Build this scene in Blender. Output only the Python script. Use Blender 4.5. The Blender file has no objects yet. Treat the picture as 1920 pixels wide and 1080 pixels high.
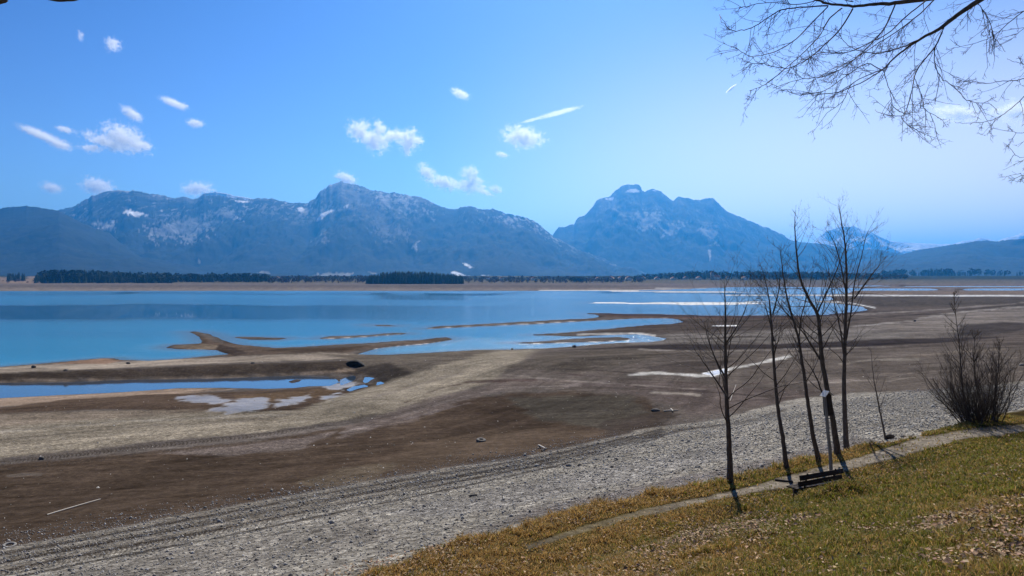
import bpy, math, random
import numpy as np
from mathutils import Vector

# ---------------------------------------------------------------- camera, sky, sun, exposure
S = bpy.context.scene
C = S.collection
F = 1400.0                       # focal length in pixels of the 1920 px wide picture
CAMZ = 14.0                      # camera height above the lake
PITCH = math.atan(19.0 / F)
cd = bpy.data.cameras.new('camera'); cam = bpy.data.objects.new('camera', cd); C.objects.link(cam)
cam.location = (0, 0, CAMZ); cam.rotation_euler = (math.pi / 2 - PITCH, 0, 0)
cd.sensor_width = 36.0; cd.lens = 36.0 * F / 1920.0; cd.clip_start = 0.1; cd.clip_end = 80000
S.camera = cam
SUN_AZ = math.atan((1190 - 960) / F)      # to the right of the view direction (+Y)
SUN_EL = math.radians(43)
w = bpy.data.worlds.new('World'); S.world = w; w.use_nodes = True
nt = w.node_tree; nt.nodes.clear()
sky = nt.nodes.new('ShaderNodeTexSky'); sky.sky_type = 'NISHITA'; sky.sun_disc = False
sky.sun_elevation = SUN_EL; sky.sun_rotation = SUN_AZ
sky.altitude = 0; sky.air_density = 1.0; sky.dust_density = 0.4; sky.ozone_density = 3.0
bg = nt.nodes.new('ShaderNodeBackground'); bg.inputs['Strength'].default_value = 0.10
wo = nt.nodes.new('ShaderNodeOutputWorld')
gam = nt.nodes.new('ShaderNodeGamma'); gam.inputs['Gamma'].default_value = 2.0
sc1 = nt.nodes.new('ShaderNodeMix'); sc1.data_type = 'RGBA'; sc1.blend_type = 'MULTIPLY'; sc1.inputs[0].default_value = 1.0; sc1.inputs[7].default_value = (0.1, 0.1, 0.1, 1)
tint = nt.nodes.new('ShaderNodeMix'); tint.data_type = 'RGBA'; tint.blend_type = 'MULTIPLY'; tint.inputs[0].default_value = 1.0
tint.inputs[7].default_value = (10.9, 10.7, 11.6, 1)      # the phone's saturated rendering of blue
nt.links.new(sky.outputs[0], sc1.inputs[6]); nt.links.new(sc1.outputs[2], gam.inputs[0]); nt.links.new(gam.outputs[0], tint.inputs[6])
tcw = nt.nodes.new('ShaderNodeTexCoord'); dt = nt.nodes.new('ShaderNodeVectorMath'); dt.operation = 'DOT_PRODUCT'; dt.inputs[1].default_value = (math.sin(SUN_AZ + 0.57), math.cos(SUN_AZ + 0.57), 0)
sz = nt.nodes.new('ShaderNodeSeparateXYZ'); nt.links.new(tcw.outputs['Generated'], dt.inputs[0]); nt.links.new(tcw.outputs['Generated'], sz.inputs[0])
mz = nt.nodes.new('ShaderNodeMapRange'); mz.interpolation_type = 'SMOOTHSTEP'; mz.inputs['From Min'].default_value = 0.42; mz.inputs['From Max'].default_value = 0.0; mz.inputs['To Min'].default_value = 0.0; mz.inputs['To Max'].default_value = 1.0; nt.links.new(sz.outputs['Z'], mz.inputs['Value'])
ma = nt.nodes.new('ShaderNodeMapRange'); ma.interpolation_type = 'SMOOTHSTEP'; ma.inputs['From Min'].default_value = 0.62; ma.inputs['From Max'].default_value = 1.0; ma.inputs['To Min'].default_value = 0.03; ma.inputs['To Max'].default_value = 0.74; nt.links.new(dt.outputs['Value'], ma.inputs['Value'])
mm = nt.nodes.new('ShaderNodeMath'); mm.operation = 'MULTIPLY'; nt.links.new(mz.outputs[0], mm.inputs[0]); nt.links.new(ma.outputs[0], mm.inputs[1])
hz = nt.nodes.new('ShaderNodeMix'); hz.data_type = 'RGBA'; hz.inputs[7].default_value = (14.0, 11.2, 9.4, 1)      # milky air low over the plain, strongest below the sun
nt.links.new(mm.outputs[0], hz.inputs[0]); nt.links.new(tint.outputs[2], hz.inputs[6]); nt.links.new(hz.outputs[2], bg.inputs[0]); nt.links.new(bg.outputs[0], wo.inputs[0])
sd = bpy.data.lights.new('sun', 'SUN'); sd.energy = 5.0; sd.angle = math.radians(0.5); sd.color = (1.0, 0.93, 0.82)
sun = bpy.data.objects.new('sun', sd); C.objects.link(sun)
sv = Vector((math.sin(SUN_AZ) * math.cos(SUN_EL), math.cos(SUN_AZ) * math.cos(SUN_EL), math.sin(SUN_EL)))
sun.rotation_euler = sv.to_track_quat('Z', 'Y').to_euler(); sun.location = (0, 0, 60)
S.view_settings.view_transform = 'Standard'; S.view_settings.look = 'None'
S.view_settings.exposure = 0.25; S.view_settings.gamma = 1.0
S.cycles.use_denoising = True
S.cycles.max_bounces = 12; S.cycles.diffuse_bounces = 2; S.cycles.glossy_bounces = 3
S.cycles.transparent_max_bounces = 16; S.cycles.volume_bounces = 12
S.cycles.sample_clamp_indirect = 4.0

rng = np.random.default_rng(7)
random.seed(7)
HAZE = True; CLOUDS = True

# ---------------------------------------------------------------- helpers
def tag(o, label=None, cat=None, group=None, kind=None):
    if label: o['label'] = label
    if cat: o['category'] = cat
    if group: o['group'] = group
    if kind: o['kind'] = kind
    return o

def empty(name, loc=(0, 0, 0), rz=0.0):
    o = bpy.data.objects.new(name, None); C.objects.link(o)
    o.location = loc; o.rotation_euler = (0, 0, rz); o.empty_display_size = 0.2
    return o

def mesh_obj(name, V, Fc, mat, parent=None, smooth=False, attrs=None):
    """V (n,3) array, Fc (m,k) int array of equal-size faces or a list of lists"""
    me = bpy.data.meshes.new(name)
    V = np.asarray(V, dtype=np.float32)
    if isinstance(Fc, np.ndarray):
        m, k = Fc.shape
        me.vertices.add(len(V)); me.vertices.foreach_set('co', V.ravel())
        me.loops.add(m * k); me.loops.foreach_set('vertex_index', Fc.astype(np.int32).ravel())
        me.polygons.add(m)
        me.polygons.foreach_set('loop_start', np.arange(0, m * k, k, dtype=np.int32))
        me.update(calc_edges=True)
    else:
        me.from_pydata([tuple(v) for v in V], [], Fc); me.update()
    if smooth:
        me.polygons.foreach_set('use_smooth', np.ones(len(me.polygons), dtype=bool))
    if attrs:
        for an, arr in attrs.items():
            a = me.color_attributes.new(an, 'FLOAT_COLOR', 'POINT')
            a.data.foreach_set('color', np.asarray(arr, dtype=np.float32).ravel())
    me.materials.append(mat)
    o = bpy.data.objects.new(name, me); C.objects.link(o)
    if parent: o.parent = parent
    return o

def unproj(px, py, Y=None, z=None):
    px = np.asarray(px, float); py = np.asarray(py, float)
    cp, sp = math.cos(PITCH), math.sin(PITCH)
    a = (px - 960) / F; b = (540 - py) / F
    dx, dy, dz = a, cp + b * sp, -sp + b * cp
    t = Y / dy if Y is not None else (z - CAMZ) / dz
    return np.stack([dx * t, dy * t, CAMZ + dz * t], -1)

def proj(X, Y, Z):
    cp, sp = math.cos(PITCH), math.sin(PITCH)
    Zr = Z - CAMZ
    dep = np.maximum(Y * cp - Zr * sp, 0.3)
    return 960 + F * X / dep, 540 - F * (Y * sp + Zr * cp) / dep

def hsh(ix, iy, seed):
    h = (ix.astype(np.int64) * 374761393 + iy.astype(np.int64) * 668265263 + seed * 1442695041) & 0xffffffff
    h = ((h ^ (h >> 13)) * 1274126177) & 0xffffffff
    return ((h ^ (h >> 16)) & 0xffff) / 65535.0

def vnoise(x, y, seed=0):
    ix = np.floor(x); iy = np.floor(y); fx = x - ix; fy = y - iy
    fx = fx * fx * (3 - 2 * fx); fy = fy * fy * (3 - 2 * fy)
    a = hsh(ix, iy, seed); b = hsh(ix + 1, iy, seed); c = hsh(ix, iy + 1, seed); d = hsh(ix + 1, iy + 1, seed)
    return (a * (1 - fx) + b * fx) * (1 - fy) + (c * (1 - fx) + d * fx) * fy

def fbm(x, y, seed=0, octv=4, gain=0.5):
    s = 0; a = 1; n = 0
    for i in range(octv):
        s = s + a * vnoise(x * 2 ** i, y * 2 ** i, seed + i * 17); n += a; a *= gain
    return s / n * 2 - 1           # -1..1

def sst(a, b, x):
    t = np.clip((x - a) / (b - a), 0, 1); return t * t * (3 - 2 * t)

def poly_sd(px, py, poly):
    """signed distance to polygon, positive inside"""
    P = np.asarray(poly, float); n = len(P)
    best = np.full(px.shape, 1e18); ins = np.zeros(px.shape, bool)
    for i in range(n):
        ax, ay = P[i]; bx, by = P[(i + 1) % n]
        ex, ey = bx - ax, by - ay; L = ex * ex + ey * ey + 1e-12
        t = np.clip(((px - ax) * ex + (py - ay) * ey) / L, 0, 1)
        d = (px - ax - t * ex) ** 2 + (py - ay - t * ey) ** 2
        best = np.minimum(best, d)
        if ay != by:
            c = (ay > py) != (by > py)
            ins ^= c & (px < ex * (py - ay) / (by - ay) + ax)
    s = np.sqrt(best)
    return np.where(ins, s, -s)

def line_d(px, py, pts):
    P = np.asarray(pts, float); best = np.full(px.shape, 1e18); arc = np.zeros(px.shape); acc = 0
    for i in range(len(P) - 1):
        ax, ay = P[i]; bx, by = P[i + 1]
        ex, ey = bx - ax, by - ay; L = ex * ex + ey * ey + 1e-12
        t = np.clip(((px - ax) * ex + (py - ay) * ey) / L, 0, 1)
        d = (px - ax - t * ex) ** 2 + (py - ay - t * ey) ** 2
        k = d < best
        best = np.where(k, d, best); arc = np.where(k, acc + t * math.sqrt(L), arc); acc += math.sqrt(L)
    return np.sqrt(best), arc

def lin(c):
    c = np.asarray(c, float) / 255.0
    return np.where(c <= 0.04045, c / 12.92, ((c + 0.055) / 1.055) ** 2.4)

# ---------------------------------------------------------------- material helpers
def new_mat(name):
    m = bpy.data.materials.new(name); m.use_nodes = True
    t = m.node_tree; b = t.nodes['Principled BSDF']
    return m, t, b, t.nodes['Material Output']

def nd(t, typ, **kw):
    n = t.nodes.new(typ)
    for k, v in kw.items():
        if k in n.inputs: n.inputs[k].default_value = v
        else: setattr(n, k, v)
    return n

def ramp(t, fac, stops):
    r = t.nodes.new('ShaderNodeValToRGB'); r.color_ramp.elements.remove(r.color_ramp.elements[0])
    r.color_ramp.elements[0].position = stops[0][0]; r.color_ramp.elements[0].color = (*stops[0][1], 1)
    for p, c in stops[1:]:
        e = r.color_ramp.elements.new(p); e.color = (*c, 1)
    t.links.new(fac, r.inputs[0]); return r

def mix(t, fac, a, b, blend='MIX'):
    m = t.nodes.new('ShaderNodeMix'); m.data_type = 'RGBA'; m.blend_type = blend
    for sock, v in ((m.inputs[0], fac), (m.inputs[6], a), (m.inputs[7], b)):
        if isinstance(v, (int, float)): sock.default_value = v
        elif isinstance(v, tuple): sock.default_value = (*v, 1) if len(v) == 3 else v
        else: t.links.new(v, sock)
    return m.outputs[2]

def math_n(t, op, a, b=0.0, clamp=False):
    m = t.nodes.new('ShaderNodeMath'); m.operation = op; m.use_clamp = clamp
    for i, v in enumerate((a, b)):
        if isinstance(v, (int, float)): m.inputs[i].default_value = v
        else: t.links.new(v, m.inputs[i])
    return m.outputs[0]

def noisy_mat(name, c1, c2, scale=8.0, rough=0.85, bump=0.3, detail=6, spec=0.3, stretch=None, dist=0.02):
    m, t, b, o = new_mat(name)
    tc = nd(t, 'ShaderNodeTexCoord'); vec = tc.outputs['Object']
    if stretch:
        mp = nd(t, 'ShaderNodeMapping'); mp.inputs['Scale'].default_value = stretch
        t.links.new(vec, mp.inputs[0]); vec = mp.outputs[0]
    n = nd(t, 'ShaderNodeTexNoise', Scale=scale, Detail=detail, Roughness=0.6); t.links.new(vec, n.inputs[0])
    r = ramp(t, n.outputs[0], [(0.3, c1), (0.7, c2)])
    t.links.new(r.outputs[0], b.inputs['Base Color'])
    b.inputs['Roughness'].default_value = rough; b.inputs['Specular IOR Level'].default_value = spec
    if bump:
        bp = nd(t, 'ShaderNodeBump', Strength=bump, Distance=dist); t.links.new(n.outputs[0], bp.inputs['Height'])
        t.links.new(bp.outputs[0], b.inputs['Normal'])
    return m

# ---------------------------------------------------------------- terrain height
NX, NY = -0.575, 0.818
def shore_d(X, Y):
    return NX * X + NY * Y - 12.5 + 0.35 * fbm(X * 0.12, Y * 0.12, 3, 2)

def z0(pts):
    a = np.asarray(pts, float); return unproj(a[:, 0], a[:, 1], z=0.0)[:, :2]

LAKE = [(-900, 712), (-300, 700), (0, 688), (60, 683), (130, 677), (190, 672), (212, 672), (225, 675), (280, 676), (333, 673), (400, 667), (430, 664),
        (410, 657), (383, 655.5), (333, 655), (310, 652), (327, 646), (377, 644), (373, 633), (366, 627), (353, 621.5), (365, 621), (393, 626), (417, 635), (430, 641),
        (453, 646), (483, 649), (520, 652), (567, 650), (640, 645.5), (693, 643), (747, 639), (793, 637), (817, 633.5), (837, 632), (853, 636),
        (840, 639), (793, 646), (760, 648), (720, 652), (703, 655), (687, 660), (672, 664), (727, 665), (827, 660), (893, 656), (960, 655),
        (1027, 653), (1077, 649.5), (1127, 645), (1177, 642), (1216, 641), (1242, 638), (1247, 635), (1229, 632), (1214, 629), (1193, 627),
        (1165, 628), (1130, 629), (1090, 631), (1040, 630), (1000, 629), (1000, 627), (1060, 623.5), (1096, 620), (1112, 618), (1146, 616), (1182, 612),
        (1221, 608.5), (1260, 607), (1276, 604), (1273, 599.5), (1260, 597.5), (1234, 597), (1182, 598), (1104, 602), (1052, 605), (1000, 608),
        (893, 612.5), (790, 617.5), (820, 611.5), (900, 607.5), (940, 605.5), (980, 603), (1027, 600.5), (1052, 599), (1104, 597), (1125, 594.5),
        (1115, 590.5), (1086, 587.5), (1125, 586.8), (1182, 588), (1260, 589.3), (1325, 591.3), (1390, 591.3), (1443, 590.5), (1500, 591),
        (1550, 590), (1581, 586), (1607, 584), (1628, 581), (1618, 576), (1587, 571.5), (1560, 568.5), (1520, 566.3), (1400, 566), (1400, 565), (1520, 565.2), (1562, 562),
        (1560, 558), (1540, 555.5), (1360, 554.5), (1345, 553.4), (1360, 552.4), (1480, 552.2), (1560, 551.8), (1590, 549.5), (1600, 545),
        (1640, 544.2), (1700, 544.2), (1762, 543.6), (1762, 542.3), (1700, 541.4), (1620, 541.2), (1560, 539.6), (1480, 538.2), (1400, 538.4), (1340, 540),
        (1290, 542.3), (1250, 544), (1180, 545.6), (1050, 545.4), (800, 545.8), (480, 545.6), (200, 546), (0, 546.5), (-900, 547)]
CHAN = [[(1800, 542.2), (1880, 541.6), (1925, 541.2), (2300, 541.6), (2300, 543.6), (1925, 543.6), (1870, 544.2), (1800, 543.6)],
        [(1380, 534.6), (1560, 534.2), (1700, 536.2), (1920, 536.8), (2200, 537), (2200, 537.8), (1920, 537.6), (1700, 537.2), (1500, 535.6)]]
ISLES = [[(957, 643), (1010, 640), (1060, 636), (1110, 633), (1160, 631.5), (1183, 634), (1180, 638), (1130, 641), (1060, 643), (1000, 645)],
         [(427, 633), (450, 631), (533, 633), (543, 635), (517, 638), (467, 637)],
         [(590, 635), (620, 630.5), (693, 628), (727, 624.5), (760, 624), (770, 626.5), (727, 628.5), (687, 632), (627, 635.5)],
         [(688, 608.3), (720, 609), (747, 610.3), (740, 612.5), (705, 611.5)],
         [(1095, 568.5), (1120, 566.8), (1155, 566.2), (1180, 567.3), (1300, 566.2), (1400, 566.8), (1450, 567), (1430, 569.5), (1400, 571.3), (1300, 572.2), (1230, 570.4), (1160, 569.7)],
         [(1130, 547), (1180, 546), (1250, 545.2), (1350, 546.2), (1440, 547.8), (1380, 549.4), (1260, 548.6)]]
POOL = [(-800, 729), (0, 717.5), (133, 716), (233, 712), (367, 710), (467, 707), (567, 703.5), (610, 705), (630, 711), (633, 717), (617, 723), (580, 724),
        (550, 727.5), (500, 729), (450, 728), (417, 727), (333, 728), (233, 735), (133, 740), (0, 746.5), (-800, 775)]
POOLB = [[(640, 712), (662, 702), (668, 706), (664, 714), (650, 719), (640, 722)],
         [(676, 716), (686, 707), (696, 709), (694, 716), (684, 720)], [(700, 716), (716, 715), (722, 719), (706, 722)], [(648, 731), (664, 724), (684, 721), (690, 724), (668, 730), (655, 734)]]
SPIT = [(540, 716), (555, 711.5), (566, 712), (560, 716), (548, 718.5)]

def water_dist(X, Y):
    """positive on land (metres to the waterline), negative in water"""
    def world_sd(poly):
        return poly_sd(X, Y, z0(poly))
    lk = world_sd(LAKE)
    for c in CHAN: lk = np.maximum(lk, world_sd(c))
    for i in ISLES: lk = np.minimum(lk, -world_sd(i))
    pl = world_sd(POOL)
    for p in POOLB: pl = np.maximum(pl, world_sd(p))
    pl = np.minimum(pl, -world_sd(SPIT))
    return -lk, -pl

DK = np.array([-60, -12.5, -3.7, -3.05, -0.7, -0.1, 1.3, 6, 24, 28, 33, 45, 62, 80, 130, 200, 2e5])
HK = np.array([25, 12.35, 9.48, 9.05, 8.98, 8.85, 8.25, 7.1, 3.6, 3.1, 2.55, 2.0, 1.5, 1.35, 1.1, 1.0, 1.0])

def height(X, Y, detail=True):
    d = shore_d(X, Y)
    P = np.interp(d, DK, HK)
    # gentle smoothing of the profile by averaging neighbours
    P = (P + np.interp(d - 0.2, DK, HK) + np.interp(d + 0.2, DK, HK)) / 3
    P = P + sst(700, 1300, Y) * 1.0 + np.clip((Y - 1500) / 1500, 0, 1) * 20 + np.clip((Y - 3000) / 4000, 0, 1) * 10
    far = sst(20, 60, d)
    P = P + 0.32 * np.exp(-(((X - 6.5) / 1.5) ** 2)) * np.exp(-((d + 3.75) / 0.45) ** 2)
    P = P + far * 0.28 * fbm(X / 22, Y / 30, 11, 3) * (1 - sst(600, 900, Y))
    # low terrace step on the right flats
    P = P + 0.55 * sst(0, 3.0, Y - (150 + 0.10 * X + 3 * fbm(X / 25, Y * 0 + 2, 5, 2))) * sst(15, 40, X) * (1 - sst(170, 210, Y))
    lk, pl = water_dist(X, Y)
    wob = 0.9 * fbm(X / 6, Y / 14, 21, 3) * np.clip(Y / 160, 0.3, 3)
    lk = lk + wob * 0.8; pl = pl + wob * 0.55 + 1.2 * fbm(X / 1.6, Y / 5.0, 23, 3) * sst(-24, -16, X)
    pc = 960 + F * X / np.maximum(Y, 1); ysp = F * CAMZ / (np.interp(pc, [-800, 0, 300, 600, 720], [752, 731, 721, 714, 716]) - 521)
    e_ = sst(600, 720, pc); ps_ = (0.07 + 0.19 * sst(-3, 3, Y - ysp)) * (1 - e_) + 0.13 * e_
    cap = np.minimum(np.where(lk > 0, lk * np.minimum(0.09, 5.5 / np.maximum(Y, 30)), lk * 0.12), np.where(pl > 0, pl * ps_, pl * 0.1))
    cap = cap + np.clip(Y - 1250, 0, 1e5) * 0.05
    P = np.where(Y > 55, np.minimum(P, cap), P)
    P = np.maximum(P, -3.0)
    if detail:
        hill = sst(0.2, -1.8, d)
        P = P + hill * 0.16 * fbm(X / 1.7, Y / 1.7, 31, 3) * sst(-2.9, -4, d)
        P = P + (1 - hill) * 0.04 * fbm(X / 0.8, Y / 0.8, 33, 2) * (1 - sst(60, 120, Y)) * sst(0.0, 2, P)
        bank = np.exp(-((d - 0.6) / 0.8) ** 2); P = P + bank * 0.12 * fbm(X / 0.7, Y / 0.7, 37, 3)
    return P

# ---------------------------------------------------------------- ground mesh
us = np.concatenate([np.linspace(-1.7, -0.74, 50)[:-1], np.arange(-0.74, 0.7401, 0.00165), np.linspace(0.742, 1.7, 50)])
rows = [-7.0]
while rows[-1] < 24000:
    y = rows[-1]
    if y < 4: s = 0.5
    elif y < 24: s = 0.085
    else: s = min(max(y * y / (F * 12.5) * 1.45, 0.05), y * 0.07)
    rows.append(y + s)
ys = np.array(rows)
U, Yg = np.meshgrid(us, ys); Xg = U * (Yg + 8)
Xf, Yf = Xg.ravel(), Yg.ravel()
Hf = height(Xf, Yf)
PX, PY = proj(Xf, Yf, Hf)
SD = shore_d(Xf, Yf)
K = 0.84                                # photo value -> surface albedo under this light
BASE = lin((104, 95, 89))
col = np.tile(BASE, (len(Xf), 1)); grav = np.full(len(Xf), 0.35); wet = np.zeros(len(Xf)); grs = np.zeros(len(Xf))
wn = fbm(Xf / 7, Yf / 9, 51, 4); wn2 = fbm(Xf / 1.3, Yf / 1.7, 61, 3)
sc = np.clip(120.0 / np.maximum(Yf, 10), 0.05, 3)

def paint(poly, c, feather=6.0, noise=8.0, a=1.0, g=None, wt=None, line=None, width=2.0):
    P = np.asarray(poly if line is None else line, float); m = 3 * feather + noise * 2 + width + 5
    k = np.where((PX > P[:, 0].min() - m) & (PX < P[:, 0].max() + m) & (PY > P[:, 1].min() - m) & (PY < P[:, 1].max() + m) & (Yf > 3))[0]
    if not len(k): return
    # vertical distances count three times: the flats are seen at a grazing angle
    if line is None:
        q = P.copy(); q[:, 1] *= 3; s = poly_sd(PX[k], PY[k] * 3, q)
    else:
        q = P.copy(); q[:, 1] *= 3; dd, _ = line_d(PX[k], PY[k] * 3, q); s = width * 3 - dd
    s = s + noise * (wn[k] * 1.4 + 1.0 * wn2[k] * np.minimum(1, sc[k]))
    f = sst(-feather, feather, s) * a
    if c is not None: col[k] = col[k] * (1 - f[:, None]) + lin(c) * f[:, None]
    if g is not None: grav[k] = grav[k] * (1 - f) + g * f
    if wt is not None: wet[k] = np.maximum(wet[k] * (1 - 0 * f), wt * f)

# --- flats, from far to near (dry sand, wet mud, gravel; some shade and glare painted in)
paint([(-900, 526), (2800, 526), (2800, 548), (-900, 548)], (122, 110, 103), 3, 1)
paint([(-900, 534), (1100, 534), (1300, 537), (1100, 539), (-900, 538)], (104, 95, 88), 3, 2, 0.7)
paint([(-900, 541), (1150, 541), (1200, 546), (-900, 546)], (138, 127, 118), 3, 2, 0.8)
paint([(-900, 515), (2800, 515), (2800, 531.0), (-900, 531.0)], (112, 102, 84), 2, 1)
fk = sst(1750, 2300, Yf)
col = col * (1 - fk[:, None]) + fk[:, None] * (lin((58, 60, 44)) + (lin((104, 96, 74)) - lin((58, 60, 44))) * sst(0.1, 0.4, fbm(Xf / 420, Yf / 600, 58, 3))[:, None])
paint([(-60, 522), (0, 519), (28, 522), (46, 524), (56, 518), (66, 517), (80, 524), (76, 531), (-60, 532)], (150, 126, 104), 3, 5, 0.8)
paint([(0, 545), (24, 545), (24, 548), (0, 548)], (225, 220, 220), 1, 0)
paint([(1080, 556), (2400, 556), (2400, 700), (1300, 700), (1180, 640)], (100, 90, 84), 12, 8)
paint([(1580, 557), (2400, 557), (2400, 580), (1650, 575)], (88, 80, 74), 8, 4)
paint([(1520, 546), (2400, 545), (2400, 552), (1560, 552)], (128, 112, 100), 3, 2)
paint([(1640, 612), (1760, 590), (1920, 577), (2200, 570), (2200, 600), (1920, 618), (1760, 640), (1500, 640), (1300, 632), (1450, 622)], (138, 128, 121), 12, 12, 0.85)
paint([(1250, 628), (1500, 618), (1700, 622), (1700, 640), (1350, 645), (1180, 646)], (128, 120, 114), 10, 10, 0.8)
paint([(1185, 608), (1290, 600), (1500, 598), (1600, 600), (1500, 612), (1300, 620), (1200, 622), (1100, 625)], (82, 72, 66), 10, 8, 0.9)
paint([(1050, 600), (1250, 595), (1280, 603), (1260, 597), (1120, 601)], (80, 66, 58), 4, 3)
paint([(1100, 590), (1300, 592), (1500, 594), (1500, 598), (1200, 597)], (98, 78, 68), 5, 4)
paint([(330, 655), (380, 640), (372, 628), (400, 640), (440, 650), (430, 664), (400, 668)], (104, 88, 76), 5, 4)
paint([(320, 651), (380, 645), (420, 648), (410, 655), (340, 655)], (128, 112, 96), 4, 4)
paint([(420, 640), (560, 655), (700, 648), (820, 635), (850, 637), (700, 652), (650, 662), (430, 668), (400, 660)], (98, 84, 74), 5, 4)
paint([(410, 645), (470, 662), (440, 668), (405, 655)], (70, 60, 54), 4, 4)
paint([(480, 655), (640, 650), (690, 648), (640, 660), (520, 660)], (80, 68, 58), 5, 4)
# water-side rims, pale wet silt; then bars with painted glare
paint(None, (222, 214, 208), 2.2, 1, 0.9, line=[(700, 655), (760, 648.5), (800, 645), (845, 639), (853, 636)], width=0.6)
paint(None, (232, 228, 224), 2.2, 1, 0.95, line=[(1000, 645), (1060, 643.5), (1130, 641.5), (1180, 638), (1185, 634)], width=0.7)
paint(None, (205, 196, 188), 2.2, 1, 0.8, line=[(800, 616), (893, 612), (1000, 607), (1104, 601.5), (1182, 597.5), (1250, 597)], width=0.4)
paint(None, (226, 220, 214), 2.5, 2, 0.9, line=[(1085, 627), (1150, 626), (1200, 626), (1225, 629)], width=1.2)
paint(None, (200, 192, 184), 2.5, 2, 0.8, line=[(1040, 625), (1096, 620.3)], width=0.5)
paint(None, (205, 196, 188), 2.2, 1, 0.7, line=[(597, 636), (690, 631.5), (750, 627)], width=0.4)
paint([(1080, 565), (1470, 565), (1470, 573.5), (1080, 573.5)], (244, 242, 240), 1, 0)  # white bars here and below: sun glare put into the colour
paint([(1010, 543.6), (1460, 543.4), (1460, 550), (1010, 550)], (232, 228, 226), 2.0, 0, 0.9)
paint(None, (240, 238, 236), 2.0, 0, 0.95, line=[(1340, 553.6), (1500, 553.2), (1600, 553.8), (1700, 554.2), (1920, 554.6), (2300, 555)], width=1.0)
paint(None, (236, 234, 232), 2.0, 0, 0.95, line=[(1380, 565.5), (1560, 565.8), (1600, 569), (1640, 577)], width=0.7)
paint(None, (222, 218, 216), 1.6, 0, 0.85, line=[(1230, 540.6), (1300, 541.5), (1330, 540.4)], width=0.6)
paint(None, (238, 236, 236), 2.5, 2, 0.95, line=[(1338, 611), (1380, 610.5)], width=1.0, wt=0.6)
# embankment between the lake and the long pool
paint([(-900, 715), (0, 689), (150, 680), (240, 678), (400, 671), (600, 660), (690, 664), (660, 674), (450, 680), (200, 691), (0, 699), (-900, 722)], (158, 144, 130), 5, 4, g=0.6)
paint([(100, 682), (190, 672), (230, 676), (200, 683)], (150, 122, 104), 5, 3)
paint([(-900, 724), (0, 699.5), (200, 692), (450, 682), (660, 676), (760, 690), (770, 712), (700, 705), (600, 698), (400, 706), (133, 711), (0, 713), (-900, 729)], (76, 66, 58), 5, 4, g=0.4)  # camera-facing side of the embankment, its shade painted in as dark colour
paint([(-900, 727), (0, 712.5), (200, 711), (400, 706.5), (560, 700), (680, 688), (690, 692), (600, 703), (400, 710), (0, 717), (-900, 733)], (148, 130, 114), 3, 3, 0.8)
paint([(560, 660), (690, 665), (900, 655), (960, 658), (900, 680), (820, 705), (740, 718), (690, 700), (660, 674)], (108, 98, 88), 8, 8)
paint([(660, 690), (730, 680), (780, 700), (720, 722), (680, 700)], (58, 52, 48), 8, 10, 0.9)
# south side of the pool
paint([(-900, 790), (0, 748), (200, 736), (330, 728), (440, 730), (300, 745), (60, 760), (-900, 800)], (148, 128, 112), 6, 5)
paint([(-300, 790), (0, 764), (150, 748), (400, 734), (560, 728), (660, 724), (760, 715), (640, 765), (480, 776), (200, 768), (0, 775)], (84, 70, 60), 6, 6)
paint([(430, 742), (620, 728), (650, 735), (560, 750), (480, 752)], (100, 82, 66), 5, 6)
for pp in ([(338, 747), (367, 742), (402, 741), (395, 747), (420, 750), (395, 754), (350, 752)], [(408, 769), (440, 757), (455, 752), (490, 748), (492, 752), (470, 757), (510, 757), (505, 765), (470, 771)],
           [(505, 765), (530, 752), (560, 745), (585, 732), (590, 738), (560, 752), (525, 766)], [(606, 743), (628, 735), (650, 729), (640, 738), (612, 747)],
           [(615, 722), (640, 718), (670, 716), (660, 724), (630, 731), (612, 731)], [(440, 768), (500, 770), (540, 765), (500, 773), (430, 773)]):
    paint(pp, (136, 130, 128), 5, 16, 0.8, wt=0.7)
paint([(-900, 830), (0, 776), (250, 768), (500, 772), (640, 758), (500, 792), (200, 800), (-300, 850)], (136, 122, 108), 8, 6, g=0.7)
paint(None, (92, 80, 70), 4, 6, 0.7, line=[(0, 776), (120, 772), (240, 770)], width=1.0)
paint([(-900, 900), (0, 800), (300, 778), (560, 768), (700, 722), (790, 695), (880, 668), (950, 655), (1020, 655), (960, 690), (930, 712), (850, 738), (740, 775), (520, 806), (300, 825), (0, 860), (-900, 960)], (152, 140, 124), 8, 7, g=0.8)
paint(None, (122, 112, 104), 3, 6, 0.5, line=[(0, 825), (250, 800), (500, 785), (700, 745), (860, 700)], width=1.2)
paint(None, (168, 158, 146), 4, 6, 0.6, line=[(0, 810), (220, 790), (420, 782), (560, 776)], width=1.6)
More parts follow.
